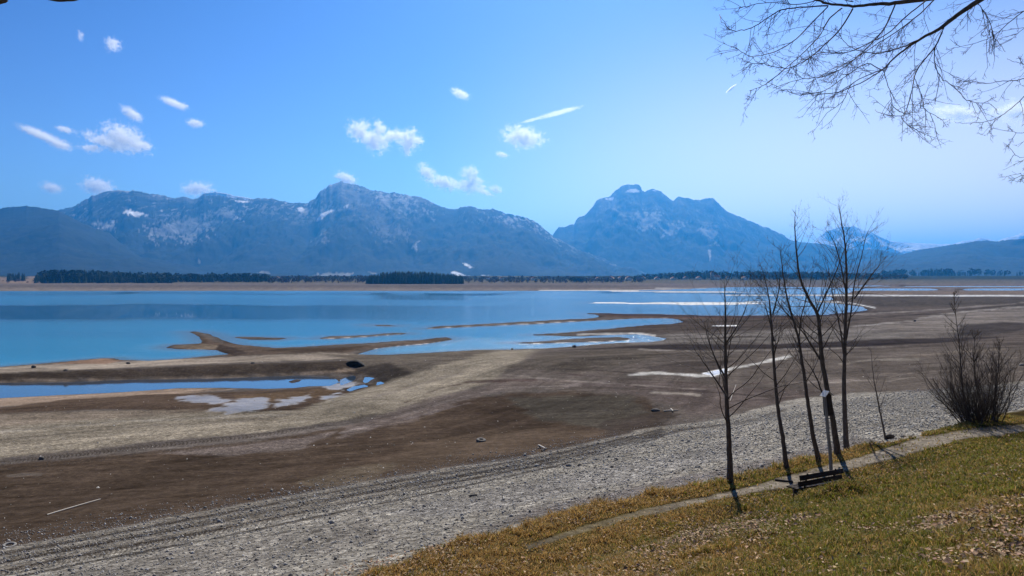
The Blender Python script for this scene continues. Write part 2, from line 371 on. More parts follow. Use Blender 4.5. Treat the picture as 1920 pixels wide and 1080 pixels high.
# brown-green flats right of the road
paint([(1010, 655), (1180, 652), (1350, 655), (1760, 650), (2300, 640), (2300, 740), (1720, 738), (1500, 745), (1280, 790), (1200, 742), (1000, 735), (900, 735), (960, 690)], (106, 96, 89), 24, 16, g=0.5)
paint([(940, 690), (1030, 662), (1180, 654), (1260, 662), (1150, 690), (1060, 700)], (96, 87, 79), 8, 8)
paint([(1050, 720), (1200, 712), (1400, 726), (1560, 730), (1500, 748), (1300, 780), (1220, 745)], (100, 88, 84), 14, 12, 0.7)
paint([(1210, 690), (1290, 678), (1380, 675), (1330, 696), (1230, 700)], (72, 64, 60), 6, 6, 0.8)
for ln, wd, cc in (([(1183, 702), (1225, 700), (1270, 702), (1310, 705), (1345, 702), (1360, 693), (1405, 685), (1445, 676), (1480, 668)], 2.2, (214, 208, 200)),  # first line: pale puddle with sun glare in its colour
                   ([(1225, 736), (1270, 737), (1310, 740)], 1.4, (170, 158, 146)), ([(930, 700), (1000, 708), (1100, 716), (1200, 722), (1320, 730)], 1.0, (140, 128, 120)),
                   ([(960, 690), (1100, 705), (1250, 715), (1350, 722), (1500, 716)], 0.9, (84, 70, 68)), ([(1560, 716), (1640, 712), (1724, 697)], 1.0, (156, 144, 134)),
                   ([(1660, 716), (1760, 698)], 0.8, (146, 134, 124)), ([(1440, 720), (1540, 714), (1640, 712)], 1.2, (134, 122, 114)),
                   ([(1580, 682), (1640, 674), (1720, 674)], 1.6, (140, 130, 120)), ([(1600, 612), (1700, 602), (1800, 585), (1920, 575)], 1.0, (158, 150, 144)),
                   ([(1600, 590), (1740, 582), (1920, 568)], 0.8, (140, 130, 124)), ([(1420, 672), (1500, 662), (1560, 660)], 0.9, (138, 128, 120)),
                   ([(1880, 655), (1800, 660), (1720, 668)], 1.5, (120, 108, 98))):
    paint(None, cc, 4, 5, 0.9, line=ln, width=wd)
paint([(1050, 657), (1180, 649), (1270, 645), (1450, 646), (1650, 636), (1780, 633), (1900, 630), (1770, 643), (1600, 652), (1300, 657), (1180, 653)], (56, 50, 50), 5, 4, 0.92)  # scarp: shade of its camera-facing step painted in darker
paint([(1800, 610), (1880, 603), (1925, 606), (1925, 618), (1850, 630), (1790, 632)], (62, 56, 56), 8, 6, 0.85)
paint(None, (150, 140, 132), 3, 4, 0.8, line=[(1200, 655), (1300, 659), (1500, 655), (1700, 649)], width=1.0)
paint(None, (60, 52, 48), 3, 5, 0.8, line=[(1250, 637), (1400, 632), (1560, 634)], width=0.8)
paint(None, (64, 56, 52), 3, 5, 0.7, line=[(1600, 600), (1760, 586), (1920, 570)], width=0.9)
paint(None, (62, 54, 50), 3, 5, 0.7, line=[(1190, 725), (1330, 735), (1450, 745)], width=1.0)
paint(None, (66, 58, 54), 3, 5, 0.7, line=[(1000, 690), (1150, 696), (1190, 700)], width=0.9)
paint(None, (70, 62, 68), 3, 2, 0.9, line=[(1125, 589), (1260, 592), (1390, 594), (1500, 593.5), (1580, 589), (1625, 584)], width=1.3)
paint(None, (72, 62, 60), 3, 2, 0.8, line=[(1190, 614), (1270, 607), (1285, 603)], width=1.0)
paint([(1320, 700), (1345, 694), (1365, 691), (1360, 699), (1335, 705)], (215, 210, 204), 3, 4, 1.0, wt=0.8)  # wet puddle, its white sun glare painted into the colour
# the broad dark mud flat
paint([(-900, 1000), (0, 872), (250, 850), (480, 828), (640, 800), (780, 768), (880, 745), (960, 735), (1080, 735), (1200, 745), (1260, 775), (1230, 800), (1100, 830), (980, 856), (840, 876), (640, 910), (400, 955), (200, 992), (0, 1028), (-900, 1200)], (80, 67, 57), 9, 9, g=0.12)
paint([(940, 740), (1180, 742), (1230, 775), (1130, 800), (1000, 790)], (86, 80, 72), 12, 14, 0.8)
paint([(780, 830), (1000, 800), (1120, 815), (1000, 850), (840, 872), (700, 885)], (90, 76, 64), 14, 16, 0.6)
paint([(560, 905), (640, 880), (760, 865), (700, 900), (600, 918)], (106, 94, 80), 12, 14, 0.6, g=0.6)
paint([(1130, 790), (1230, 770), (1280, 775), (1240, 805), (1140, 820)], (68, 60, 55), 8, 12, 0.8)
paint([(640, 800), (800, 745), (960, 715), (1060, 712), (900, 745), (760, 790), (640, 820)], (112, 100, 94), 8, 12, 0.8, g=0.6)
for ln, wd, cc in (([(640, 812), (720, 790), (800, 765), (860, 745), (940, 728), (1080, 722)], 1.4, (134, 122, 116)), ([(700, 800), (800, 776), (880, 755)], 1.0, (124, 112, 108)),
                   ([(760, 755), (820, 730), (880, 716), (1000, 712)], 1.1, (76, 62, 58)), ([(960, 738), (1100, 726), (1220, 730)], 0.9, (76, 68, 62)),
                   ([(20, 892), (70, 890)], 3, (100, 90, 82)), ([(1000, 745), (1120, 752)], 1.0, (108, 102, 92))):
    paint(None, cc, 5, 7, 0.8, line=ln, width=wd)
paint([(300, 850), (420, 838), (560, 822), (640, 806), (560, 842), (420, 856)], (118, 106, 100), 7, 8, 0.85, g=0.8)
# near gravel beach, edge of tracks first
paint([(-900, 1230), (0, 1030), (200, 994), (400, 957), (640, 912), (840, 878), (980, 858), (1100, 832), (1230, 802), (1330, 790), (1500, 748), (1620, 735), (1760, 735), (1925, 712), (2600, 680), (2600, 1200), (-900, 1900)], (158, 150, 140), 6, 8, g=1.0)
paint([(-900, 1240), (0, 1034), (400, 958), (700, 902), (1000, 856), (1240, 802), (1300, 800), (1000, 880), (700, 935), (400, 1000), (0, 1080), (-900, 1300)], (120, 111, 101), 9, 14, 0.85, g=0.9)
paint([(700, 960), (1000, 900), (1250, 850), (1400, 820), (1400, 850), (1100, 920), (800, 980)], (150, 144, 140), 14, 16, 0.6)
paint([(1000, 950), (1250, 905), (1420, 870), (1600, 820), (1640, 830), (1400, 890), (1150, 950), (800, 1020)], (112, 103, 102), 14, 16, 0.7)
paint([(-300, 1160), (0, 1100), (400, 1010), (700, 970), (760, 1010), (400, 1080), (100, 1140)], (142, 134, 126), 14, 20, 0.6)
for off in (0, 14, 28, 44):
    paint(None, (64, 57, 52), 4, 5, 0.9, line=[(0, 1040 + off * 1.1), (200, 1003 + off), (400, 966 + off), (640, 920 + off * 0.9), (860, 883 + off * 0.7), (1050, 850 + off * 0.5), (1240, 806 + off * 0.3)], width=1.5)
    paint(None, (156, 148, 138), 3, 5, 0.7, line=[(0, 1046 + off * 1.1), (200, 1009 + off), (400, 972 + off), (640, 926 + off * 0.9), (860, 889 + off * 0.7), (1050, 855 + off * 0.5)], width=1.0)
paint(None, (66, 58, 54), 4, 6, 0.7, line=[(1000, 868), (1120, 848), (1280, 806), (1400, 790), (1470, 768)], width=1.2)
# tyre treads: dark lug marks across the track bands
def treads(line, half, period, c, a):
    q = np.asarray(line, float)
    k = np.where((PX > q[:, 0].min()) & (PX < q[:, 0].max()) & (PY > q[:, 1].min() - half - 4) & (PY < q[:, 1].max() + half + 4) & (Yf > 3))[0]
    dd, arc = line_d(PX[k], PY[k], q)
    sgn = np.sin(arc * 2 * math.pi / period + dd * 0.7 + 2.0 * wn2[k])
    f = sst(half, half * 0.6, dd) * sst(0.0, 0.6, sgn) * a * (0.5 + 0.5 * sst(-0.3, 0.3, wn[k]))
    col[k] = col[k] * (1 - f[:, None]) + lin(c) * f[:, None]
    Hf[k] = Hf[k] - f * 0.05
treads([(0, 866), (150, 851), (300, 834), (450, 820), (560, 806), (680, 780)], 5, 7.5, (62, 54, 48), 0.9)
treads([(0, 882), (150, 866), (300, 848), (450, 832), (600, 812)], 3.5, 7.5, (70, 62, 56), 0.6)
treads([(0, 1052), (200, 1014), (400, 976), (640, 930), (860, 892), (1050, 858)], 6, 9, (58, 51, 46), 0.85)
treads([(0, 1075), (200, 1036), (400, 996), (640, 948), (860, 905)], 7, 10, (66, 58, 52), 0.7)
treads([(1150, 775), (1240, 765), (1260, 790)], 10, 6, (58, 50, 46), 0.6)
RD = unproj(np.array([-900, 0, 300, 560, 700, 790, 880, 990, 1250, 1700, 2400.]), np.array([900, 830, 800, 776, 742, 712, 684, 664, 650, 640, 630.]), z=1.2)[:, :2]
kk = np.where((SD > 22) & (Yf < 320) & (np.abs(Xf) < 260))[0]; rd_, ra_ = line_d(Xf[kk], Yf[kk], RD); sgn_ = np.where(Yf[kk] > np.interp(Xf[kk], RD[:, 0], RD[:, 1]), 1, -1)
rs1 = np.zeros(len(Xf)); rs1[kk] = 0.6 * fbm(ra_ / 16, rd_ * sgn_ / 0.9, 205, 4, 0.6) + 0.6 * fbm(ra_ / 40, rd_ * sgn_ / 3.5, 206, 3); rs1 = rs1 * sst(22, 30, SD)
Hf += 0.05 * rs1 * (1 - sst(90, 180, Yf)) * sst(0.15, 0.6, Hf)
strk = fbm(Xf / 26 + 0.2 * wn, (Yf - 0.12 * Xf) / 2.6, 55, 4); strk2 = fbm(Xf / 70, (Yf - 0.08 * Xf) / 8, 57, 4)
fl = sst(20, 30, SD) * (1 - sst(350, 700, Yf)) * (1 - np.clip(grav, 0, 1) * 0.5)
col *= 1 + 0.22 * wn[:, None] + 0.18 * wn2[:, None] + (fl * (0.22 * strk + 0.24 * strk2))[:, None] + 0.55 * rs1[:, None]
grav = grav * (1 - 0.45 * sst(45, 80, Yf))
fR = sst(900, 1350, PX) * sst(557, 563, PY) * (1 - sst(730, 790, PY)) * (col.mean(1) < 0.45)
col *= (1 - 0.04 * fR)[:, None]
lum = col.mean(1); col *= (np.clip(lum / 0.22, 0.02, 1) ** -0.06)[:, None]
# banks of the lake outlets (dark mud line just above the water)
lk_, pl_ = water_dist(Xf, Yf)
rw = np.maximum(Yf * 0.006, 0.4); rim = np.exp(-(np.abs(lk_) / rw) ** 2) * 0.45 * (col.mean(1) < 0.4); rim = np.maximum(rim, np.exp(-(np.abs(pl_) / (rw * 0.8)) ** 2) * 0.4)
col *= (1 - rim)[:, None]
# --- grass slope and path
gm = sst(0.45, -0.6, SD + 0.75 * sst(1.5, -3.0, Xf) + 0.7 * wn2 + 0.3 * fbm(Xf / 0.4, Yf / 0.4, 71, 2))
gs1 = fbm(Xf / 3.1, Yf / 2.6, 81, 3); gs2 = fbm(Xf / 0.5, Yf / 0.5, 82, 3)
gcol = lin((98, 84, 46)) * sst(-0.5, 0.3, gs2)[:, None] + lin((62, 52, 34)) * (1 - sst(-0.5, 0.3, gs2))[:, None]
col = col * (1 - gm[:, None]) + gcol * gm[:, None]; grs = gm.copy(); grav = grav * (1 - gm)
PATH = [(985, 1024), (1100, 986), (1200, 958), (1324, 932), (1425, 909), (1462, 897), (1556, 873), (1612, 860), (1669, 839), (1725, 822), (1837, 803), (1925, 796), (2500, 745), (2500, 770),
        (1925, 809), (1800, 823), (1706, 850), (1650, 865), (1579, 884), (1540, 905), (1485, 912), (1410, 923), (1324, 940), (1200, 968), (1100, 994), (990, 1030)]
k = np.where((PX > 900) & (PX < 2560) & (PY > 720) & (PY < 1060) & (Yf > 8) & (Yf < 60))[0]
s = poly_sd(PX[k], PY[k], PATH) + 3.0 * gs2[k] + 1.5
pf = sst(-2.0, 3.0, s) * (0.35 + 0.6 * sst(1120, 1360, PX[k]))
pm = np.zeros(len(Xf)); pm[k] = pf
col = col * (1 - pm[:, None]) + lin((152, 140, 126)) * (1 + 0.15 * wn2[:, None]) * pm[:, None]
grs = grs * (1 - pm); grav = grav * (1 - pm) + 0.5 * pm
col = np.clip(col * K * np.array([0.95, 1.0, 1.03]), 0.004, 0.85)
nr, nc = Yg.shape
idx = np.arange(nr * nc).reshape(nr, nc)
quads = np.stack([idx[:-1, :-1], idx[:-1, 1:], idx[1:, 1:], idx[1:, :-1]], -1).reshape(-1, 4)
ones = np.ones(len(Xf))

def ground_material():
    m, t, b, o = new_mat('lake bed ground')
    ca = nd(t, 'ShaderNodeAttribute', attribute_name='col'); aa = nd(t, 'ShaderNodeAttribute', attribute_name='aux')
    sp = nd(t, 'ShaderNodeSeparateColor'); t.links.new(aa.outputs['Color'], sp.inputs[0])
    gv, wt, gr = sp.outputs[0], sp.outputs[1], sp.outputs[2]
    tc = nd(t, 'ShaderNodeTexCoord'); vec = tc.outputs['Object']
    v = nd(t, 'ShaderNodeTexVoronoi', Scale=11.0); t.links.new(vec, v.inputs['Vector'])
    v2 = nd(t, 'ShaderNodeTexVoronoi', Scale=5.0); t.links.new(vec, v2.inputs['Vector'])
    n1 = nd(t, 'ShaderNodeTexNoise', Scale=2.2, Detail=9, Roughness=0.68); t.links.new(vec, n1.inputs['Vector'])
    n2 = nd(t, 'ShaderNodeTexNoise', Scale=26.0, Detail=5, Roughness=0.7); t.links.new(vec, n2.inputs['Vector'])
    n3 = nd(t, 'ShaderNodeTexNoise', Scale=0.22, Detail=8, Roughness=0.65); t.links.new(vec, n3.inputs['Vector'])
    # stones: every cell has its own tone
    cs = nd(t, 'ShaderNodeSeparateColor'); t.links.new(v.outputs['Color'], cs.inputs[0])
    cs2 = nd(t, 'ShaderNodeSeparateColor'); t.links.new(v2.outputs['Color'], cs2.inputs[0])
    st = ramp(t, cs.outputs[0], [(0.0, (0.42, 0.41, 0.40)), (0.35, (0.82, 0.81, 0.80)), (0.75, (1.1, 1.09, 1.07)), (1.0, (1.75, 1.74, 1.7))])
    st2 = ramp(t, cs2.outputs[1], [(0.0, (0.55, 0.54, 0.54)), (0.3, (0.95, 0.95, 0.95)), (0.85, (1.05, 1.05, 1.04)), (1.0, (1.5, 1.5, 1.46))])
    stm = mix(t, 1.0, st.outputs[0], st2.outputs[0], 'MULTIPLY')
    rA = ramp(t, n1.outputs[0], [(0.25, (0.55, 0.54, 0.53)), (0.5, (1.0, 1.0, 1.0)), (0.75, (1.42, 1.42, 1.42))])
    rB = ramp(t, n3.outputs[0], [(0.3, (0.78, 0.77, 0.76)), (0.5, (1.0, 1.0, 1.0)), (0.7, (1.2, 1.2, 1.2))])
    rC = ramp(t, n2.outputs[0], [(0.3, (0.7, 0.7, 0.7)), (0.7, (1.3, 1.3, 1.3))])
    mp = nd(t, 'ShaderNodeMapping'); mp.inputs['Rotation'].default_value = (0, 0, 0.12); mp.inputs['Scale'].default_value = (0.10, 1.3, 1); t.links.new(vec, mp.inputs[0])
    n4 = nd(t, 'ShaderNodeTexNoise', Scale=1.0, Detail=7, Roughness=0.7, Distortion=0.6); t.links.new(mp.outputs[0], n4.inputs['Vector'])
    rD = ramp(t, n4.outputs[0], [(0.32, (0.62, 0.60, 0.58)), (0.45, (0.95, 0.94, 0.93)), (0.58, (1.05, 1.05, 1.05)), (0.72, (1.5, 1.5, 1.48))])
    sf = math_n(t, 'MULTIPLY', math_n(t, 'SUBTRACT', 1.0, gr), math_n(t, 'SUBTRACT', 1.0, math_n(t, 'MULTIPLY', gv, 0.6)), True)
    c = mix(t, 1.0, ca.outputs['Color'], rA.outputs[0], 'MULTIPLY')
    c = mix(t, 1.0, c, mix(t, sf, (1, 1, 1), rD.outputs[0]), 'MULTIPLY')
    c = mix(t, 1.0, c, rB.outputs[0], 'MULTIPLY'); c = mix(t, 1.0, c, rC.outputs[0], 'MULTIPLY')
    f = math_n(t, 'ADD', math_n(t, 'MULTIPLY', gv, 0.8), 0.18, True)
    stx = mix(t, f, (1, 1, 1), stm); c = mix(t, 1.0, c, stx, 'MULTIPLY')
    t.links.new(c, b.inputs['Base Color'])
    r = math_n(t, 'SUBTRACT', 0.92, math_n(t, 'MULTIPLY', wt, 0.82)); t.links.new(r, b.inputs['Roughness'])
    t.links.new(math_n(t, 'MULTIPLY', wt, 0.55), b.inputs['Specular IOR Level'])
    hv = math_n(t, 'MULTIPLY', math_n(t, 'SUBTRACT', 1.0, v.outputs['Distance']), math_n(t, 'ADD', math_n(t, 'MULTIPLY', gv, 0.03), 0.003))
    hn = math_n(t, 'MULTIPLY', n1.outputs[0], 0.08); hs = math_n(t, 'MULTIPLY', n2.outputs[0], 0.02)
    hh = math_n(t, 'ADD', math_n(t, 'ADD', hv, hn), hs)
    hh = math_n(t, 'MULTIPLY', hh, math_n(t, 'SUBTRACT', 1.0, wt, True))
    bp = nd(t, 'ShaderNodeBump', Strength=0.75, Distance=1.0); t.links.new(hh, bp.inputs['Height'])
    t.links.new(bp.outputs[0], b.inputs['Normal'])
    return m
GMAT = ground_material()
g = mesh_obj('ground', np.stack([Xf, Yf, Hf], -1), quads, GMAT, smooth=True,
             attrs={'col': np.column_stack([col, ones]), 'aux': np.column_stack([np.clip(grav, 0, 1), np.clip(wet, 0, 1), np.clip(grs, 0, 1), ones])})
tag(g, kind='structure')

def ground_z(x, y):
    return float(height(np.array([float(x)]), np.array([float(y)]))[0])

def on_ground(px, py):
    """point where the ray through a pixel meets the ground"""
    d = unproj(px, py, Y=1.0) - np.array([0, 0, CAMZ])
    tt = 1 / np.linspace(1 / 4.0, 1 / 1500.0, 4000)
    P = np.array([0, 0, CAMZ]) + d[None, :] * tt[:, None]
    hz = height(P[:, 0], P[:, 1]); k = np.argmax(P[:, 2] < hz)
    return P[k]

# ---------------------------------------------------------------- water
def water_material():
    m, t, b, o = new_mat('turquoise lake water')
    tc = nd(t, 'ShaderNodeTexCoord')
    mp = nd(t, 'ShaderNodeMapping'); mp.inputs['Scale'].default_value = (0.0035, 0.012, 1); t.links.new(tc.outputs['Object'], mp.inputs[0])
    n = nd(t, 'ShaderNodeTexNoise', Scale=1.0, Detail=3, Roughness=0.5); t.links.new(mp.outputs[0], n.inputs[0])
    ca = nd(t, 'ShaderNodeAttribute', attribute_name='col')
    r = ramp(t, n.outputs[0], [(0.35, (0.85, 0.9, 0.93)), (0.65, (1.12, 1.08, 1.05))])
    t.links.new(mix(t, 1.0, ca.outputs['Color'], r.outputs[0], 'MULTIPLY'), b.inputs['Base Color'])
    aux = nd(t, 'ShaderNodeAttribute', attribute_name='aux'); sp = nd(t, 'ShaderNodeSeparateColor'); t.links.new(aux.outputs['Color'], sp.inputs[0]); t.links.new(math_n(t, 'ADD', math_n(t, 'MULTIPLY', sp.outputs[0], 0.14), 0.02), b.inputs['Roughness'])
    b.inputs['IOR'].default_value = 1.33
    n2 = nd(t, 'ShaderNodeTexNoise', Scale=1.6, Detail=5, Roughness=0.6); t.links.new(tc.outputs['Object'], n2.inputs[0])
    hgt = math_n(t, 'MULTIPLY', n2.outputs[0], sp.outputs[0])
    bp = nd(t, 'ShaderNodeBump', Strength=1.0, Distance=0.24); t.links.new(hgt, bp.inputs['Height'])
    t.links.new(bp.outputs[0], b.inputs['Normal'])
    return m
WM = water_material()
wu = np.linspace(-1.6, 1.6, 420); wr = [75.0]
while wr[-1] < 3000: wr.append(wr[-1] + wr[-1] ** 2 / (F * 14) * 1.6)
WU, WY = np.meshgrid(wu, np.array(wr)); WX = WU * (WY + 8); wx, wy = WX.ravel(), WY.ravel()
# body colour: suspended glacial silt, deeper basins darker, shallows paler
lkw, plw = water_dist(wx, wy)
deep = sst(0, 90, -lkw); shal = sst(10, 0, -lkw)
wq = fbm(wx / 420, wy / 75, 91, 4)
wc = np.tile(np.array([0.030, 0.205, 0.34]), (len(wx), 1))
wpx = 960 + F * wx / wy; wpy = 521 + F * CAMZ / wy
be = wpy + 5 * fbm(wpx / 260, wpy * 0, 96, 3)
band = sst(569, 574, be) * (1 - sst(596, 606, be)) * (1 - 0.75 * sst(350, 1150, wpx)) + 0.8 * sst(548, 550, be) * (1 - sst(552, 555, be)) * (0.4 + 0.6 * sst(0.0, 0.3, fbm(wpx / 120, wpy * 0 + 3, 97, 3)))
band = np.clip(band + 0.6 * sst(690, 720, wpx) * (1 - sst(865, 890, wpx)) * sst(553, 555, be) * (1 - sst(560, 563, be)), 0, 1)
wc = wc * (1 - 0.18 * deep[:, None]) * (1 - 0.45 * band[:, None]) * (1 + 0.18 * wq[:, None]) * (1 + 0.2 * sst(300, 180, wy))[:, None]  # calm bands: dark mountain reflection also painted into the colour
wc = wc + shal[:, None] * np.array([0.05, 0.05, 0.04])
mg = sst(-5.0, 0.0, lkw / np.maximum(wy / 150, 0.6))[:, None] * 0.75
wc = wc * (1 - mg) + np.array([0.13, 0.16, 0.15]) * mg
pool = (plw < 2)
wc[pool] = np.array([0.04, 0.06, 0.09])
rip = np.where(pool, 0.02, (0.8 + 0.5 * wq) * (1 - band))
widx = np.arange(len(wx)).reshape(WX.shape)
wq4 = np.stack([widx[:-1, :-1], widx[:-1, 1:], widx[1:, 1:], widx[1:, :-1]], -1).reshape(-1, 4)
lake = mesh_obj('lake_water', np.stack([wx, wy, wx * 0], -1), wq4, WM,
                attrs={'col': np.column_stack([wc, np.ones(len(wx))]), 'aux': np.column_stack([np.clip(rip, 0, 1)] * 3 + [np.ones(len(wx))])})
tag(lake, kind='structure')

# ---------------------------------------------------------------- mountains
def mountain_material(name):
    m, t, b, o = new_mat(name)
    ca = nd(t, 'ShaderNodeAttribute', attribute_name='col')
    tc = nd(t, 'ShaderNodeTexCoord')
    n = nd(t, 'ShaderNodeTexNoise', Scale=0.012, Detail=8, Roughness=0.7); t.links.new(tc.outputs['Object'], n.inputs[0])
    r = ramp(t, n.outputs[0], [(0.3, (0.55, 0.55, 0.55)), (0.7, (1.5, 1.5, 1.5))])
    t.links.new(mix(t, 1.0, ca.outputs['Color'], r.outputs[0], 'MULTIPLY'), b.inputs['Base Color'])
    b.inputs['Roughness'].default_value = 0.95; b.inputs['Specular IOR Level'].default_value = 0.1
    bp = nd(t, 'ShaderNodeBump', Strength=0.8, Distance=14.0); t.links.new(n.outputs[0], bp.inputs['Height'])
    t.links.new(bp.outputs[0], b.inputs['Normal'])
    return m
MMAT = mountain_material('forested rock')

def mountain(name, ridge, R, Rf, foot, relief, seed, snow_line=1e9, rock_line=1e9, patches=(), jag=1.0, forest=(0.012, 0.018, 0.013), rock=0.10, snow_noise=0.3, step=1.6, ribs=1.0, streak=0.0):
    rp = np.array(ridge, float)
    xs = np.arange(rp[0, 0], rp[-1, 0] + step, step)
    ry = np.interp(xs, rp[:, 0], rp[:, 1])
    js = jag * (1.3 * fbm(xs / 10, xs * 0 + seed, seed, 3) + 1.2 * fbm(xs / 3.0, xs * 0 + seed, seed + 5, 3))
    JZ = np.tile(js, (124, 1)) / F * R
    ts = np.concatenate([np.linspace(0, 1, 110), 1 + np.linspace(0.02, 0.5, 14)])
    T, XS = np.meshgrid(ts, xs, indexing='ij'); RY = np.tile(ry, (len(ts), 1))
    Yd = Rf + (R - Rf) * T
    zr = CAMZ + (521.0 - RY) / F * R
    X = (XS - 960) / F * Yd
    t1 = np.clip(T, 0, 1)
    gully = 1 - np.abs(fbm(X / 900 * ribs, Yd / 2600, seed + 1, 4, 0.55)) * 2
    fine = fbm(X / 260 * ribs, Yd / 420, seed + 2, 5, 0.6)
    prof = t1 ** (1.25 + 0.35 * fbm(XS / 120, XS * 0 + 4, seed + 9, 2))
    Z = foot + (zr - foot) * prof
    zs = zr; zr = zr + JZ
    Z = Z + JZ * t1 ** 10
    env = np.sin(np.pi * np.clip(t1, 0, 1)) ** 0.8
    Z = Z + relief * env * (0.75 * gully * (0.35 + 0.65 * t1) + 0.4 * fine - 0.25)
    sight = CAMZ + (zs + JZ * t1 ** 10 - CAMZ) * Yd / R
    Z = np.where(T < 1, np.minimum(Z, sight * (0.985 * (1 - t1 ** 8) + t1 ** 8)), Z)
    back = np.clip((T - 1) / 0.5, 0, 1)
    Z = np.where(T > 1, zr - (zr - foot) * 0.8 * back ** 0.9 + 25 * fine * back, Z)
    Z = np.maximum(Z, foot - 30) - 60 * np.exp(-t1 * 45)
    x, y, z = X.ravel(), Yd.ravel(), Z.ravel()
    ppx, ppy = proj(x, y, z)
    n1 = fbm(x / 140, z / 90 + y / 400, seed + 20, 5, 0.65); n2 = fbm(x / 500, y / 500, seed + 21, 3)
    c = np.tile(np.array(forest), (len(x), 1)) * (1 + 0.5 * n1[:, None])
    rk = sst(0.0, 0.35, n1 + 0.5 * n2 + (z - rock_line) / 400.0)
    rk = rk * sst(rock_line - 250, rock_line + 50, z)
    c = c * (1 - rk[:, None]) + rock * np.array([1, 0.98, 0.94]) * rk[:, None]
    ft = fbm(x / 45, z / 110, seed + 40, 3, 0.7); fb = fbm(x / 700, z / 300, seed + 41, 3)
    s2 = sst(0.10, 0.45, ft + 0.45 * fb - 0.1) * sst(rock_line - 500, rock_line + 150, z) * 0.15
    c = c + s2[:, None]
    s3 = sst(0.12, 0.34, fbm(x / 30 + z / 55, z / 38, seed + 50, 4, 0.65) + 0.5 * fb) * sst(0.58, 0.92, t1.ravel()) * streak
    c = c * (1 - s3[:, None]) + 0.8 * s3[:, None]
    sn = sst(0.0, 0.2, n1 * 0.7 + snow_noise + (z - snow_line) / 350.0) * sst(snow_line - 400, snow_line, z)
    c = c * (1 - sn[:, None]) + 0.8 * sn[:, None]
    for poly, val, fe, nz in patches:
        q = np.array(poly, float)
        k = np.where((ppx > q[:, 0].min() - 12) & (ppx < q[:, 0].max() + 12) & (ppy > q[:, 1].min() - 12) & (ppy < q[:, 1].max() + 12) & (T.ravel() < 1.001))[0]
        s = poly_sd(ppx[k], ppy[k], q) + nz * (fbm(ppx[k] / 4, ppy[k] / 4, seed + 30, 3))
        f = sst(-fe, fe, s)[:, None]
        c[k] = c[k] * (1 - f) + np.array(val) * f
    id_ = np.arange(len(x)).reshape(T.shape)
    q4 = np.stack([id_[:-1, :-1], id_[:-1, 1:], id_[1:, 1:], id_[1:, :-1]], -1).reshape(-1, 4)
    o = mesh_obj(name, np.stack([x, y, z], -1), q4, MMAT, smooth=True, attrs={'col': np.column_stack([np.clip(c, 0.01, 0.85), np.ones(len(x))])})
    tag(o, kind='structure'); return o

